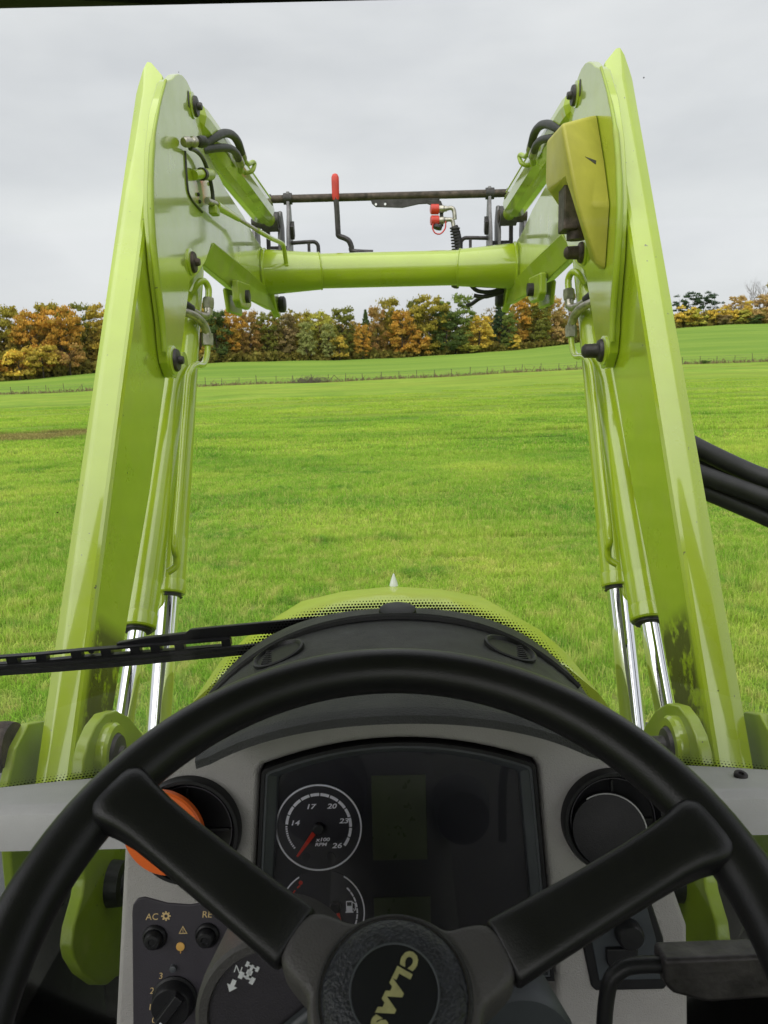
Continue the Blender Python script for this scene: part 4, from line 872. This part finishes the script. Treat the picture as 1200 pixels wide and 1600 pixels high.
pipe([(.190, 3.46, .650), (.186, 3.455, .628), (.198, 3.45, .606), (.220, 3.45, .603), (.240, 3.455, .625), (.243, 3.46, .655)], .003, 'cap_strap', 'red', car)
q = MB(); q.lathe([(.020, 0), (.020, .012), (.001, .013)], (.210, 3.472, .640), (-.3, -.2, -1), 16); q.build('dust_cap', 'rubber', car)
pipe([(.243, 3.475, .708), (.268, 3.475, .712), (.280, 3.475, .700), (.283, 3.475, .665)], .009, 'pipe_elbow', 'steel', car)
pipe([(.243, 3.475, .664), (.268, 3.475, .664), (.276, 3.475, .650), (.278, 3.475, .625)], .009, 'pipe_elbow', 'steel', car)
q = MB(); q.tube([(.280, 3.475, .635), (.292, 3.472, .60), (.300, 3.47, .54), (.30, 3.46, .46), (.28, 3.44, .38)], .017, 14, smooth=5); q.build('hydraulic_hose', 'rubber', car)
q = MB()
for i in range(16):
    z = .628-i*.0125; x = .283+.0011*i
    q.tube([(x+.0185*math.cos(a), 3.472+.0185*math.sin(a), z+.0035*math.sin(a)) for a in np.linspace(0, 2*math.pi, 13)], .0042, 6)
q.build('spiral_guard', 'rubber', car)
for p in ([(.50, 3.30, .345), (.42, 3.28, .318), (.36, 3.27, .322), (.33, 3.26, .345)], [(.50, 3.30, .33), (.40, 3.28, .30), (.345, 3.28, .305)], [(.45, 3.33, .32), (.38, 3.33, .30), (.34, 3.32, .275), (.32, 3.31, .268)]):
    pipe([(x, y, z+.022) for x, y, z in p], .0085, 'hydraulic_hose', 'rubber', loader)
# black hoses looping outwards from the right boom
for i, (p, r) in enumerate([([(.60, 1.74, -.115), (.66, 1.75, -.150), (.74, 1.75, -.192), (.83, 1.74, -.235), (.95, 1.70, -.285), (1.03, 1.60, -.42), (1.0, 1.48, -.65), (.86, 1.40, -.84), (.66, 1.38, -.95)], .022), ([(.60, 1.72, -.165), (.67, 1.72, -.215), (.76, 1.72, -.252), (.86, 1.71, -.290), (.95, 1.68, -.325), (1.0, 1.58, -.45), (.96, 1.47, -.66), (.83, 1.42, -.84), (.66, 1.42, -.95)], .021), ([(.60, 1.74, -.185), (.68, 1.74, -.250), (.77, 1.74, -.292), (.87, 1.73, -.338), (.93, 1.69, -.375), (.97, 1.60, -.50), (.92, 1.50, -.68), (.80, 1.46, -.86), (.66, 1.46, -.97)], .020), ([(.60, 1.79, -.145), (.67, 1.79, -.186), (.76, 1.78, -.226), (.86, 1.77, -.270), (.95, 1.72, -.315), (1.01, 1.62, -.44), (.98, 1.52, -.66), (.85, 1.47, -.88), (.66, 1.49, -.99)], .017)]):
    pipe(p, r, 'hydraulic_hose', 'rubber', loader, seg=14)

# ================================================================== WOOD, FENCE, GRASS
def quads_mesh(name, C, U, V, tint):
    """leaf-sized quads: centre, two half-axes, per-quad tint"""
    n = len(C); P_ = np.empty((n, 4, 3)); P_[:, 0] = C-U-V; P_[:, 1] = C+U-V; P_[:, 2] = C+U*.8+V; P_[:, 3] = C-U*.8+V
    me = bpy.data.meshes.new(name); me.vertices.add(n*4); me.loops.add(n*4); me.polygons.add(n)
    me.vertices.foreach_set('co', P_.reshape(-1)); me.loops.foreach_set('vertex_index', np.arange(n*4, dtype=np.int32))
    me.polygons.foreach_set('loop_start', np.arange(0, n*4, 4, dtype=np.int32)); me.polygons.foreach_set('loop_total', np.full(n, 4, np.int32))
    at = me.color_attributes.new('tint', 'FLOAT_COLOR', 'POINT'); t = np.ones((n, 4, 4)); t[:, :, 0] = tint[:, 0:1]; t[:, :, 1] = tint[:, 1:2]; t[:, :, 2] = 0
    at.data.foreach_set('color', t.reshape(-1)); me.update(); me.validate(); return me
def unit(a): return a/np.maximum(1e-9, np.linalg.norm(a, axis=-1, keepdims=True))
def crown_mesh(kind, seed):
    g = np.random.default_rng(seed); C = []; T = []; N = []
    def blob(c, r, n, tb, flat=.75):
        d = unit(g.normal(size=(n, 3))); d[:, 2] = np.abs(d[:, 2])*.75+d[:, 2]*.25
        rad = r*(.30+.95*g.random((n, 1))**.7)*(1+.18*g.normal(size=(n, 1)))
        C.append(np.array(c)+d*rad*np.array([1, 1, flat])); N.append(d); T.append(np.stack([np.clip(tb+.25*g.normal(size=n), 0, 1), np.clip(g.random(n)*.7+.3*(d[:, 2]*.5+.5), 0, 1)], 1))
    size = .0150
    if kind in ('round', 'tall', 'sparse', 'bush'):
        nb = {'round': 84, 'tall': 76, 'sparse': 40, 'bush': 26}[kind]; per = {'round': 88, 'tall': 88, 'sparse': 26, 'bush': 80}[kind]
        for i in range(nb):
            z = g.uniform(.10, .94) if kind != 'bush' else g.uniform(.12, .82)
            if kind == 'tall': w = .40*math.sqrt(max(.03, 1-((z-.50)/.56)**2))
            elif kind == 'bush': w = .46*math.sqrt(max(.05, 1-((z-.38)/.62)**2))
            else: w = .47*math.sqrt(max(.03, 1-((z-.55)/.50)**2))*(1+.12*math.sin(seed+z*9))
            a = g.uniform(0, 2*math.pi); rr = w*math.sqrt(g.uniform(.12, 1))
            blob((rr*math.cos(a), rr*math.sin(a), z), g.uniform(.045, .125)*(1.4 if kind == 'bush' else 1), per, g.random())
        if kind == 'bush': size = .032
        if kind == 'sparse': size = .013
    elif kind == 'spruce':
        for i in range(58):
            z = .10+.88*(i/57)**.9; w = .46*(1-z)**.85+.015
            for k in range(5):
                a = g.uniform(0, 2*math.pi); rr = w*g.uniform(.35, 1)
                blob((rr*math.cos(a), rr*math.sin(a), z-.05*rr/.4), .028+.05*(1-z), 14, g.random(), .35)
        size = .018
    elif kind == 'pine':
        for i in range(26):
            z = g.uniform(.42, .95); a = g.uniform(0, 2*math.pi); rr = .42*math.sqrt(max(.05, 1-((z-.66)/.36)**2))*math.sqrt(g.uniform(.1, 1))
            blob((rr*math.cos(a), rr*math.sin(a), z), g.uniform(.07, .13), 80, g.random(), .5)
    C = np.concatenate(C); N = np.concatenate(N); T = np.concatenate(T); n = len(C)
    nn = unit(N+.7*g.normal(size=(n, 3))); t = unit(np.cross(nn, g.normal(size=(n, 3)))); b_ = np.cross(nn, t)
    s_ = size*(.6+.8*g.random((n, 1)))
    me = quads_mesh(kind+'_crown', C, t*s_, b_*s_*.8, T); me.materials.append(M['foliage']); return me
def trunk_mesh(kind, seed):
    g = random.Random(seed); q = MB()
    top = .9 if kind in ('spruce', 'pine') else .62
    q.tube([(0, 0, -.03), (.004, .003, .2), (-.004, .006, .45), (.006, 0, top)], [.024, .018, .013, .005], 7)
    if kind != 'spruce':
        for i in range(9):
            a = g.uniform(0, 6.28); z = g.uniform(.22, .58); L = g.uniform(.2, .38)
            q.tube([(0, 0, z), (L*.5*math.cos(a), L*.5*math.sin(a), z+L*.4), (L*math.cos(a), L*math.sin(a), z+L*.75)], [.009, .006, .002], 5, caps=False)
    me = q.mesh('trunk', 0); me.materials.append(M['bark']); smooth(me, 60); return me
def bare_mesh(seed, spread=.33):
    g = random.Random(seed); q = MB()
    def grow(p, d, L, r, lev):
        n = 3; pts = [p]; dd = d
        for i in range(n):
            dd = (dd+Vector((g.gauss(0, .13), g.gauss(0, .13), g.gauss(.05, .08)))).normalized(); pts.append(pts[-1]+dd*L/n)
        q.tube(pts, [r*1.35, r*1.2, r*1.0, r*.8], 5 if lev < 2 else 3, caps=False)
        if lev >= 5 or r < .0009: return
        for k in range(3 if lev < 4 else 2):
            ax = Vector((g.gauss(0, 1), g.gauss(0, 1), g.gauss(.15, .5))).normalized()
            nd = (dd*(1-spread)+ax*spread*1.6).normalized()
            at = pts[-1] if k < 2 else pts[2]
            grow(at, nd, L*g.uniform(.58, .8), r*g.uniform(.5, .62), lev+1)
    grow(Vector((0, 0, -.02)), Vector((0, 0, 1)), .34, .018, 0)
    zmax = max(p.z for p in q.v)
    for p in q.v: p *= 1/zmax
    me = q.mesh('bare_branches', 0); me.materials.append(M['twig']); smooth(me, 70); return me
CR = {}
for kd, n_ in (('round', 5), ('tall', 5), ('bush', 3), ('spruce', 2), ('pine', 2), ('sparse', 2)):
    CR[kd] = [(crown_mesh(kd, 11*i+len(kd)), trunk_mesh(kd, i)) for i in range(n_)]
BARE = [bare_mesh(3), bare_mesh(8)]
COL = dict(olive=(.27, .22, .035), darkolive=(.150, .155, .032), dark=(.060, .095, .030), green=(.130, .175, .040), pale=(.26, .27, .10), yellow=(.56, .41, .07), gold=(.40, .29, .05),
           orange=(.45, .245, .045), rust=(.31, .18, .060), brown=(.225, .16, .080), pine=(.032, .060, .030), lime=(.36, .34, .06), peach=(.46, .32, .13))
tr_rng = random.Random(5); used = {}
def plant(x, Y, h, w, kind, colr, label, mixv=.4, group=None):
    z = gz(x, Y)
    nm = {'bush': 'shrub', 'spruce': 'spruce_tree', 'pine': 'pine_tree', 'bare': 'bare_tree'}.get(kind, 'tree')
    e = empty(nm, (x, Y, z)); e.rotation_euler = (0, 0, tr_rng.uniform(0, 6.28)); e.scale = (w, w, h)
    tag(e, label, {'bush': 'shrub'}.get(kind, 'tree'), group)
    if kind == 'bare':
        o = link('branches', BARE[len(used) % 2], e); return e
    i = used.get(kind, 0); used[kind] = i+1
    cm, tm = CR[kind][i % len(CR[kind])]
    link('trunk', tm, e); c = link('crown', cm, e); c.color = (*COL[colr], mixv); return e
# one row per tree: bearing (x / distance), distance behind the wood's edge, height, width, kind, colour, label
WOOD = [
 (-.535, 6, 14, 11, 'round', 'orange', 'orange tree half cut off at the far left end of the wood'),
 (-.478, 7, 15.6, 12, 'round', 'olive', 'broad domed olive tree with a golden top near the left end of the wood'),
 (-.442, 3, 14.2, 9, 'tall', 'orange', 'ragged orange tree beside the broad domed olive tree'),
 (-.418, 9, 15.6, 9, 'tall', 'olive', 'tall olive tree rising behind the ragged orange tree'),
 (-.406, 2, 14.4, 9, 'round', 'orange', 'mottled orange and green tree left of the left loader boom'),
 (-.383, 7, 15.2, 9, 'round', 'darkolive', 'dark olive tree directly beside the left loader boom'),
 (-.500, -3, 6.0, 7, 'bush', 'orange', 'low orange shrub at the far left foot of the wood'),
 (-.462, -3, 6.6, 6, 'bush', 'yellow', 'low yellow shrub in the dark undergrowth on the left'),
 (-.432, -2.5, 7.6, 8, 'bush', 'gold', 'golden brown shrub under the mottled orange tree'),
 (-.397, -2.5, 7.0, 7, 'bush', 'rust', 'rust brown shrub beside the left boom'),
 (-.345, 4, 15, 10, 'round', 'gold', 'golden tree mostly covered by the left boom'),
 (-.305, 4, 14, 9, 'tall', 'olive', 'olive tree mostly covered by the left boom'),
 (-.268, 5, 14, 9, 'round', 'green', 'green tree mostly covered by the left lift cylinders'),
 (-.228, 3, 14.6, 8.5, 'round', 'gold', 'golden tree just right of the left lift cylinder pipes'),
 (-.208, 1, 12.2, 8, 'tall', 'dark', 'dark green tree beside the left pipe fittings'),
 (-.190, 4, 12.6, 8, 'round', 'orange', 'orange brown tree under the left loader lug'),
 (-.166, 5, 12.3, 7.5, 'tall', 'rust', 'rusty olive tree right of the orange brown tree'),
 (-.141, 5, 12.2, 7.5, 'round', 'darkolive', 'dark olive tree under the left end of the cross tube'),
 (-.120, 3, 11.6, 7, 'tall', 'brown', 'dull brown thin tree in the middle of the low wood'),
 (-.100, 6, 12.1, 7, 'round', 'olive', 'olive tree behind the pale green tree'),
 (-.094, -2, 9.2, 5.6, 'tall', 'pale', 'pale grey green tree at the edge of the wood'),
 (-.076, 3, 12.3, 8.5, 'round', 'lime', 'yellow green round topped tree in the middle of the wood'),
 (-.066, -2, 9.0, 5.5, 'tall', 'pale', 'small pale green tree below the yellow green round topped tree'),
 (-.047, 2, 12.9, 8, 'tall', 'darkolive', 'dark olive peaked tree left of the notch in the wood'),
 (-.052, -2.5, 6.4, 5, 'bush', 'gold', 'small golden shrub at the foot of the dark olive peaked tree'),
 (-.018, 4, 12.4, 5.5, 'spruce', 'dark', 'dark green narrow tree beside the notch in the wood'),
 (-.023, -2, 8.5, 5.6, 'tall', 'orange', 'small bright orange and yellow tree at the edge of the wood'),
 (-.003, 3, 13.4, 7, 'tall', 'rust', 'reddish brown tree beside the notch in the wood'),
 (.012, 5, 15.3, 8, 'tall', 'olive', 'tall olive yellow tree left of centre'),
 (.028, -1, 11.8, 8.5, 'round', 'orange', 'orange tree in front of the tall olive yellow tree'),
 (.043, 6, 15.2, 6.5, 'tall', 'darkolive', 'slender dark olive tree among orange ones'),
 (.063, 1, 15.6, 11, 'round', 'olive', 'large yellow olive tree right of centre'),
 (.050, -2.5, 6, 6, 'bush', 'orange', 'low orange shrub below the large yellow olive tree'),
 (.096, 1, 15.6, 11, 'round', 'green', 'largest deep green tree right of centre'),
 (.084, -1.5, 11.0, 9, 'round', 'dark', 'dark green tree in front of the largest deep green tree'),
 (.126, -1, 9.8, 8.4, 'round', 'yellow', 'bright yellow round tree right of the deep green trees'),
 (.112, -3, 3, 6, 'bush', 'lime', 'low yellow green shrub at the foot of the bright yellow tree'),
 (.141, 8, 12.4, 8, 'sparse', 'brown', 'thin leafless looking tree behind the spruce'),
 (.152, 3, 14.4, 8, 'spruce', 'pine', 'dark spruce standing out above its neighbours in the wood'),
 (.163, -1, 9.8, 6.4, 'tall', 'green', 'olive green tree right of the spruce'),
 (.175, 4, 13.4, 8, 'round', 'orange', 'orange tree left of the tallest golden tree'),
 (.199, 4, 17.4, 10.5, 'round', 'gold', 'tallest golden olive tree close to the right boom pipes'),
 (.203, 0, 12.4, 8, 'tall', 'darkolive', 'dark green tree below the tallest golden tree'),
 (.170, -2.5, 4.6, 4, 'bush', 'yellow', 'small yellow shrub below the orange tree'),
 (.221, 5, 13.6, 7.5, 'round', 'peach', 'pale orange tree behind the right pipes'),
 (.240, 7, 15.8, 8.5, 'sparse', 'brown', 'bare greyish brown tree next to the right boom pipes'),
 (.232, -2, 5, 5, 'bush', 'peach', 'pale orange shrub under the right pipe fittings'),
 (.275, 4, 13, 9, 'round', 'olive', 'olive tree mostly covered by the right cylinders'),
 (.312, 4, 12, 9, 'round', 'gold', 'golden tree mostly covered by the right boom'),
 (.347, 4, 11, 8, 'tall', 'rust', 'rusty tree mostly covered by the right boom'),
 (.379, 12, 10.8, 7.5, 'pine', 'pine', 'dark pine tree directly beside the right boom'),
 (.396, 13, 11.8, 8, 'pine', 'pine', 'tallest dark pine of the group on the right hill'),
 (.410, 13, 11.8, 8, 'pine', 'pine', 'dark pine in the middle of the group on the right hill'),
 (.423, 12, 10.8, 7.5, 'pine', 'pine', 'dark pine at the open end of the group on the right hill'),
 (.388, 0, 7.2, 8.5, 'bush', 'yellow', 'large yellow shrub below the dark pines on the hill'),
 (.402, -2, 6.0, 7, 'bush', 'lime', 'yellow green shrub below the dark pines on the hill'),
 (.424, 0, 5.8, 4.5, 'bush', 'yellow', 'narrow yellow shrub right of the pine group'),
 (.444, 1, 6.6, 6.5, 'bush', 'yellow', 'bright orange yellow tree left of the bare tree on the hill'),
 (.452, 7, 9.4, 8.5, 'round', 'peach', 'brownish orange tree behind the bright yellow shrubs on the hill'),
 (.459, -1, 5.0, 5, 'bush', 'lime', 'small olive shrub below the bare tree on the hill'),
 (.467, 0, 7.4, 4.0, 'tall', 'yellow', 'narrow pointed yellow tree below the bare tree on the hill'),
 (.463, 4, 14.6, 8.5, 'bare', 'brown', 'tall bare tree with thin grey branches on the right hill'),
 (.480, 5, 15.4, 8.5, 'bare', 'brown', 'second bare tree, slightly taller, on the right hill'),
 (.489, 6, 9.6, 9, 'round', 'peach', 'orange tree right of the bare trees on the hill'),
 (.507, 9, 14.0, 11, 'round', 'olive', 'olive brown tree at the far right end of the hill'),
 (.484, -2, 5.4, 6.5, 'bush', 'peach', 'low peach coloured shrub right below the bare trees'),
 (.503, -1, 5.0, 6, 'bush', 'brown', 'reddish brown shrub at the far right end of the hill'),
 (.475, -3, 3.2, 5, 'bush', 'dark', 'low dark shrub at the field edge under the bare trees'),
 (.436, -2.5, 3.6, 5, 'bush', 'brown', 'low brown shrub between the yellow shrubs on the hill'),
]
for q_, dy, h, w, kind, colr, label in WOOD:
    Y = float(qsm(q_, TREE_Y))+dy+4; plant(q_*Y, Y, h*Y/(Y-4), w, kind, colr, label, .45 if kind not in ('pine', 'spruce') else .15)
# the depth of the wood behind its edge: one uncountable mass of foliage
g = np.random.default_rng(77); C = []; T = []
for i in range(1500):
    q_ = g.uniform(-.62, .36); Y = float(qsm(q_, TREE_Y))+g.uniform(7, 30); x = q_*Y; z0 = gz(x, Y); hh = g.uniform(9.0, 12.6)+1.2*math.sin(x*.21)
    n = 50; d = unit(g.normal(size=(n, 3)))
    zc = z0+(hh-2.)*g.random()**1.3+.5; C.append(np.array([x, Y, zc])+d*g.uniform(1.4, 2.4)*(.6+.5*g.random((n, 1)))); T.append(np.stack([np.full(n, g.random()), g.random(n)], 1))
for i in range(420):   # scrub on the crest of the right hill
    q_ = g.uniform(.365, .58); Y = float(qsm(q_, TREE_Y))+g.uniform(5, 16); x = q_*Y; z0 = gz(x, Y)
    n = 50; d = unit(g.normal(size=(n, 3)))
    C.append(np.array([x, Y, z0+g.uniform(.3, 3.6)])+d*g.uniform(.8, 1.5)*(.6+.5*g.random((n, 1)))); T.append(np.stack([np.full(n, g.random()), g.random(n)], 1))
for i in range(420):   # bramble and undergrowth along the edge
    q_ = g.uniform(-.62, .50); Y = float(qsm(q_, TREE_Y))+g.uniform(1.5, 7); x = q_*Y; z0 = gz(x, Y)
    n = 50; d = unit(g.normal(size=(n, 3)))
    C.append(np.array([x, Y, z0+g.uniform(.2, 1.4 if q_ < .33 else .6)])+d*g.uniform(.7, 1.5)*(.6+.5*g.random((n, 1)))); T.append(np.stack([np.full(n, .6+.4*g.random()), g.random(n)*.7], 1))
C = np.concatenate(C); T = np.concatenate(T); n = len(C); nn = unit(g.normal(size=(n, 3))); t_ = unit(np.cross(nn, g.normal(size=(n, 3)))); b_ = np.cross(nn, t_); s_ = .30*(.6+.8*g.random((n, 1)))
me = quads_mesh('woodland', C, t_*s_, b_*s_, T); me.materials.append(M['foliage']); o = link('woodland', me); o.color = (.27, .19, .045, .75)
tag(o, 'shaded inner mass of the autumn wood and its undergrowth', kind='stuff')

# wire fence across the slope
fence = empty('wire_fence', (0, 120, gz(0, 120)), True); tag(fence, 'thin wire fence with slim wooden posts across the slope below the wood', 'fence')
pm = MB(); pm.tube([(0, 0, -.1), (0, 0, 1.25)], [.05, .042], 6); pme = pm.mesh('post', 0); pme.materials.append(M['wood'])
tops = []
fr = random.Random(3)
for i in range(-30, 30):
    x = i*2.72+fr.uniform(-.15, .15); Y = 120+.25*math.sin(i); z = gz(x, Y)
    o = link('post', pme, fence); o.location = (x, Y, z); o.rotation_euler = (fr.gauss(0, .04), fr.gauss(0, .05), 0); o.scale = (1, 1, fr.uniform(.85, 1.12)); tops.append((x, Y, z))
for hgt in (.35, .75, 1.1):
    q = MB(); q.tube([(x, Y, z+hgt) for x, Y, z in tops], .011, 4); q.build('wire', 'wire', fence, z=0)
for x in (-7.2, 43.):
    for d in (-1, 1):
        q = MB(); z = gz(x, 120); q.tube([(x, 120, z+1.05), (x+d*1.1, 120, z-.05)], .045, 6); q.build('brace', 'wood', fence, z=0)
# dry stalks under the fence, a heap of brushwood, a clump of dark weeds
g = np.random.default_rng(4); n = 5200; x = g.uniform(-82, 82, n); y = 120+g.normal(0, .45, n); z = ground_rel(x, y)+EYE; hh = g.gamma(2.2, .11, n)
me = quads_mesh('dry_grass', np.stack([x, y, z+hh*.5], 1), np.stack([g.uniform(.02, .06, n), g.normal(0, .02, n), 0*x], 1), np.stack([g.normal(0, .3, n)*hh, 0*x, hh*.5], 1), np.stack([g.random(n), g.random(n)], 1)); me.materials.append(M['straw'])
tag(link('dry_grass', me), 'pale dry grass growing under the wire fence', kind='stuff')
q = MB(); fr = random.Random(9)
for i in range(150):
    bx = -11+fr.gauss(0, 1.3); by = 119.2+fr.gauss(0, .5); z = gz(bx, by); a = fr.gauss(0, .8); L = fr.uniform(.6, 1.7)
    q.tube([(bx, by, z), (bx+L*.5*math.sin(a), by, z+L*.5), (bx+L*math.sin(a)*1.2, by+fr.gauss(0, .2), z+L*.85*math.cos(a))], [.03, .02, .008], 4, caps=False)
tag(q.build('brushwood_heap', 'twig', None, z=0), 'heap of bare grey brushwood lying along the wire fence', 'brushwood')
e = plant(49.6, 119.2, .62, 1.5, 'bush', 'dark', 'small dark weed clump under the fence on the right', .2)

# grass blades: tiles of real blades laid over the near meadow
def tile(seed, n, hgt, wid, size=1.0):
    g = np.random.default_rng(seed); x = g.uniform(-size/2, size/2, n); y = g.uniform(-size/2, size/2, n)
    cl = g.random(n); hh = hgt*(.45+.9*g.random(n)); a = g.uniform(0, 2*math.pi, n); lean = g.gamma(2., .36, n)
    wx, wy_ = np.cos(a)*wid*.5, np.sin(a)*wid*.5; lx, ly = -np.sin(a)*lean*hh, np.cos(a)*lean*hh
    P_ = np.empty((n, 5, 3))
    P_[:, 0] = np.stack([x-wx, y-wy_, 0*x-.01], 1); P_[:, 1] = np.stack([x+wx, y+wy_, 0*x-.01], 1)
    P_[:, 2] = np.stack([x+lx*.4+wx*.75, y+ly*.4+wy_*.75, hh*.6], 1); P_[:, 3] = np.stack([x+lx*.4-wx*.75, y+ly*.4-wy_*.75, hh*.6], 1)
    P_[:, 4] = np.stack([x+lx, y+ly, hh*(1-.25*np.minimum(lean, 1))], 1)
    me = bpy.data.meshes.new('grass_tile'); b0 = np.arange(n)*5
    fs = np.stack([b0, b0+1, b0+2, b0+3], 1).tolist()+np.stack([b0+3, b0+2, b0+4], 1).tolist()
    me.from_pydata(P_.reshape(-1, 3).tolist(), [], fs)
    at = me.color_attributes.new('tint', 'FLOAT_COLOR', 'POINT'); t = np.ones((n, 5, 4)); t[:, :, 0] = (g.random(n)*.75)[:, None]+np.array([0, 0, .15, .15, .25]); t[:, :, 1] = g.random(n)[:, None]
    at.data.foreach_set('color', t.reshape(-1)); me.materials.append(M['blade']); me.update(); return me
zones = []
gr = np.random.default_rng(21)
def zone(y0, y1, step, wide, tiles):
    pts = []
    for Y in np.arange(y0, y1, step):
        for X in np.arange(-wide(Y), wide(Y)+.01, step):
            if abs(X) < 1.25 and Y < 3.1: continue
            pts.append((X+gr.uniform(-.1, .1), Y+gr.uniform(-.1, .1), gr.integers(len(tiles)), gr.integers(4)*math.pi/2+gr.uniform(-.2, .2), max(.45, min(1.9, 1.0+.26*(math.sin(X*.9+1.7*math.sin(Y*.55))+math.sin(Y*1.3-.6*X))*.7+gr.uniform(-.15, .25)))))
    return pts, tiles
Z1 = zone(1.6, 11, .92, lambda y: .62*y+2.0, [tile(i, 3800, .070, .0058) for i in range(3)])
Z2 = zone(11, 22, .92, lambda y: .60*y+1.5, [tile(10+i, 1500, .07, .010) for i in range(3)])
Z3 = zone(22, 34, 1.85, lambda y: .58*y+1.5, [tile(20+i, 1900, .075, .022, 2.0) for i in range(2)])
Z4 = zone(34, 46, 2.7, lambda y: .58*y+1.5, [tile(30+i, 1700, .065, .026, 3.0) for i in range(2)])
Z5 = zone(46, 62, 3.6, lambda y: .58*y+1.5, [tile(40+i, 1100, .055, .03, 4.0) for i in range(2)])
grass_tiles = bpy.data.collections.new('grass_tiles')
allp, base_i = [], 0
meshes = []
for pts, tiles in (Z1, Z2, Z3, Z4, Z5):
    for p in pts: allp.append((p[0], p[1], p[2]+base_i, p[3], p[4]))
    base_i += len(tiles); meshes += tiles
tobs = []
for i, m_ in enumerate(meshes):
    o = bpy.data.objects.new('grass_tile_%02d' % i, m_); grass_tiles.objects.link(o); tobs.append(o)
A_ = np.array(allp); P_ = np.stack([A_[:, 0], A_[:, 1], ground_rel(A_[:, 0], A_[:, 1])+EYE], 1)
me = bpy.data.meshes.new('grass'); me.from_pydata(P_.tolist(), [], [])
a1 = me.attributes.new('pick', 'INT', 'POINT'); a1.data.foreach_set('value', A_[:, 2].astype(np.int32))
a2 = me.attributes.new('turn', 'FLOAT', 'POINT'); a2.data.foreach_set('value', A_[:, 3].astype(np.float32))
a3 = me.attributes.new('size', 'FLOAT', 'POINT'); a3.data.foreach_set('value', A_[:, 4].astype(np.float32))
go = link('grass', me); tag(go, 'short lush grass of the meadow in front of the tractor', kind='stuff')
ng = bpy.data.node_groups.new('grass_blades', 'GeometryNodeTree'); ng.interface.new_socket('Geometry', in_out='INPUT', socket_type='NodeSocketGeometry'); ng.interface.new_socket('Geometry', in_out='OUTPUT', socket_type='NodeSocketGeometry')
N_ = ng.nodes; gi = N_.new('NodeGroupInput'); gout = N_.new('NodeGroupOutput'); iop = N_.new('GeometryNodeInstanceOnPoints'); ci = N_.new('GeometryNodeCollectionInfo')
ci.inputs['Collection'].default_value = grass_tiles; ci.inputs['Separate Children'].default_value = True; ci.inputs['Reset Children'].default_value = True
iop.inputs['Pick Instance'].default_value = True
def attr(nm, ty):
    n = N_.new('GeometryNodeInputNamedAttribute'); n.data_type = ty; n.inputs['Name'].default_value = nm; return n.outputs['Attribute']
cx_ = N_.new('ShaderNodeCombineXYZ'); cs_ = N_.new('ShaderNodeCombineXYZ'); L_ = ng.links.new
L_(gi.outputs[0], iop.inputs['Points']); L_(ci.outputs[0], iop.inputs['Instance']); L_(attr('pick', 'INT'), iop.inputs['Instance Index'])
L_(attr('turn', 'FLOAT'), cx_.inputs[2]); L_(cx_.outputs[0], iop.inputs['Rotation'])
cs_.inputs[0].default_value = 1; cs_.inputs[1].default_value = 1; L_(attr('size', 'FLOAT'), cs_.inputs[2]); L_(cs_.outputs[0], iop.inputs['Scale'])
L_(iop.outputs[0], gout.inputs[0])
md = go.modifiers.new('blades', 'NODES'); md.node_group = ng
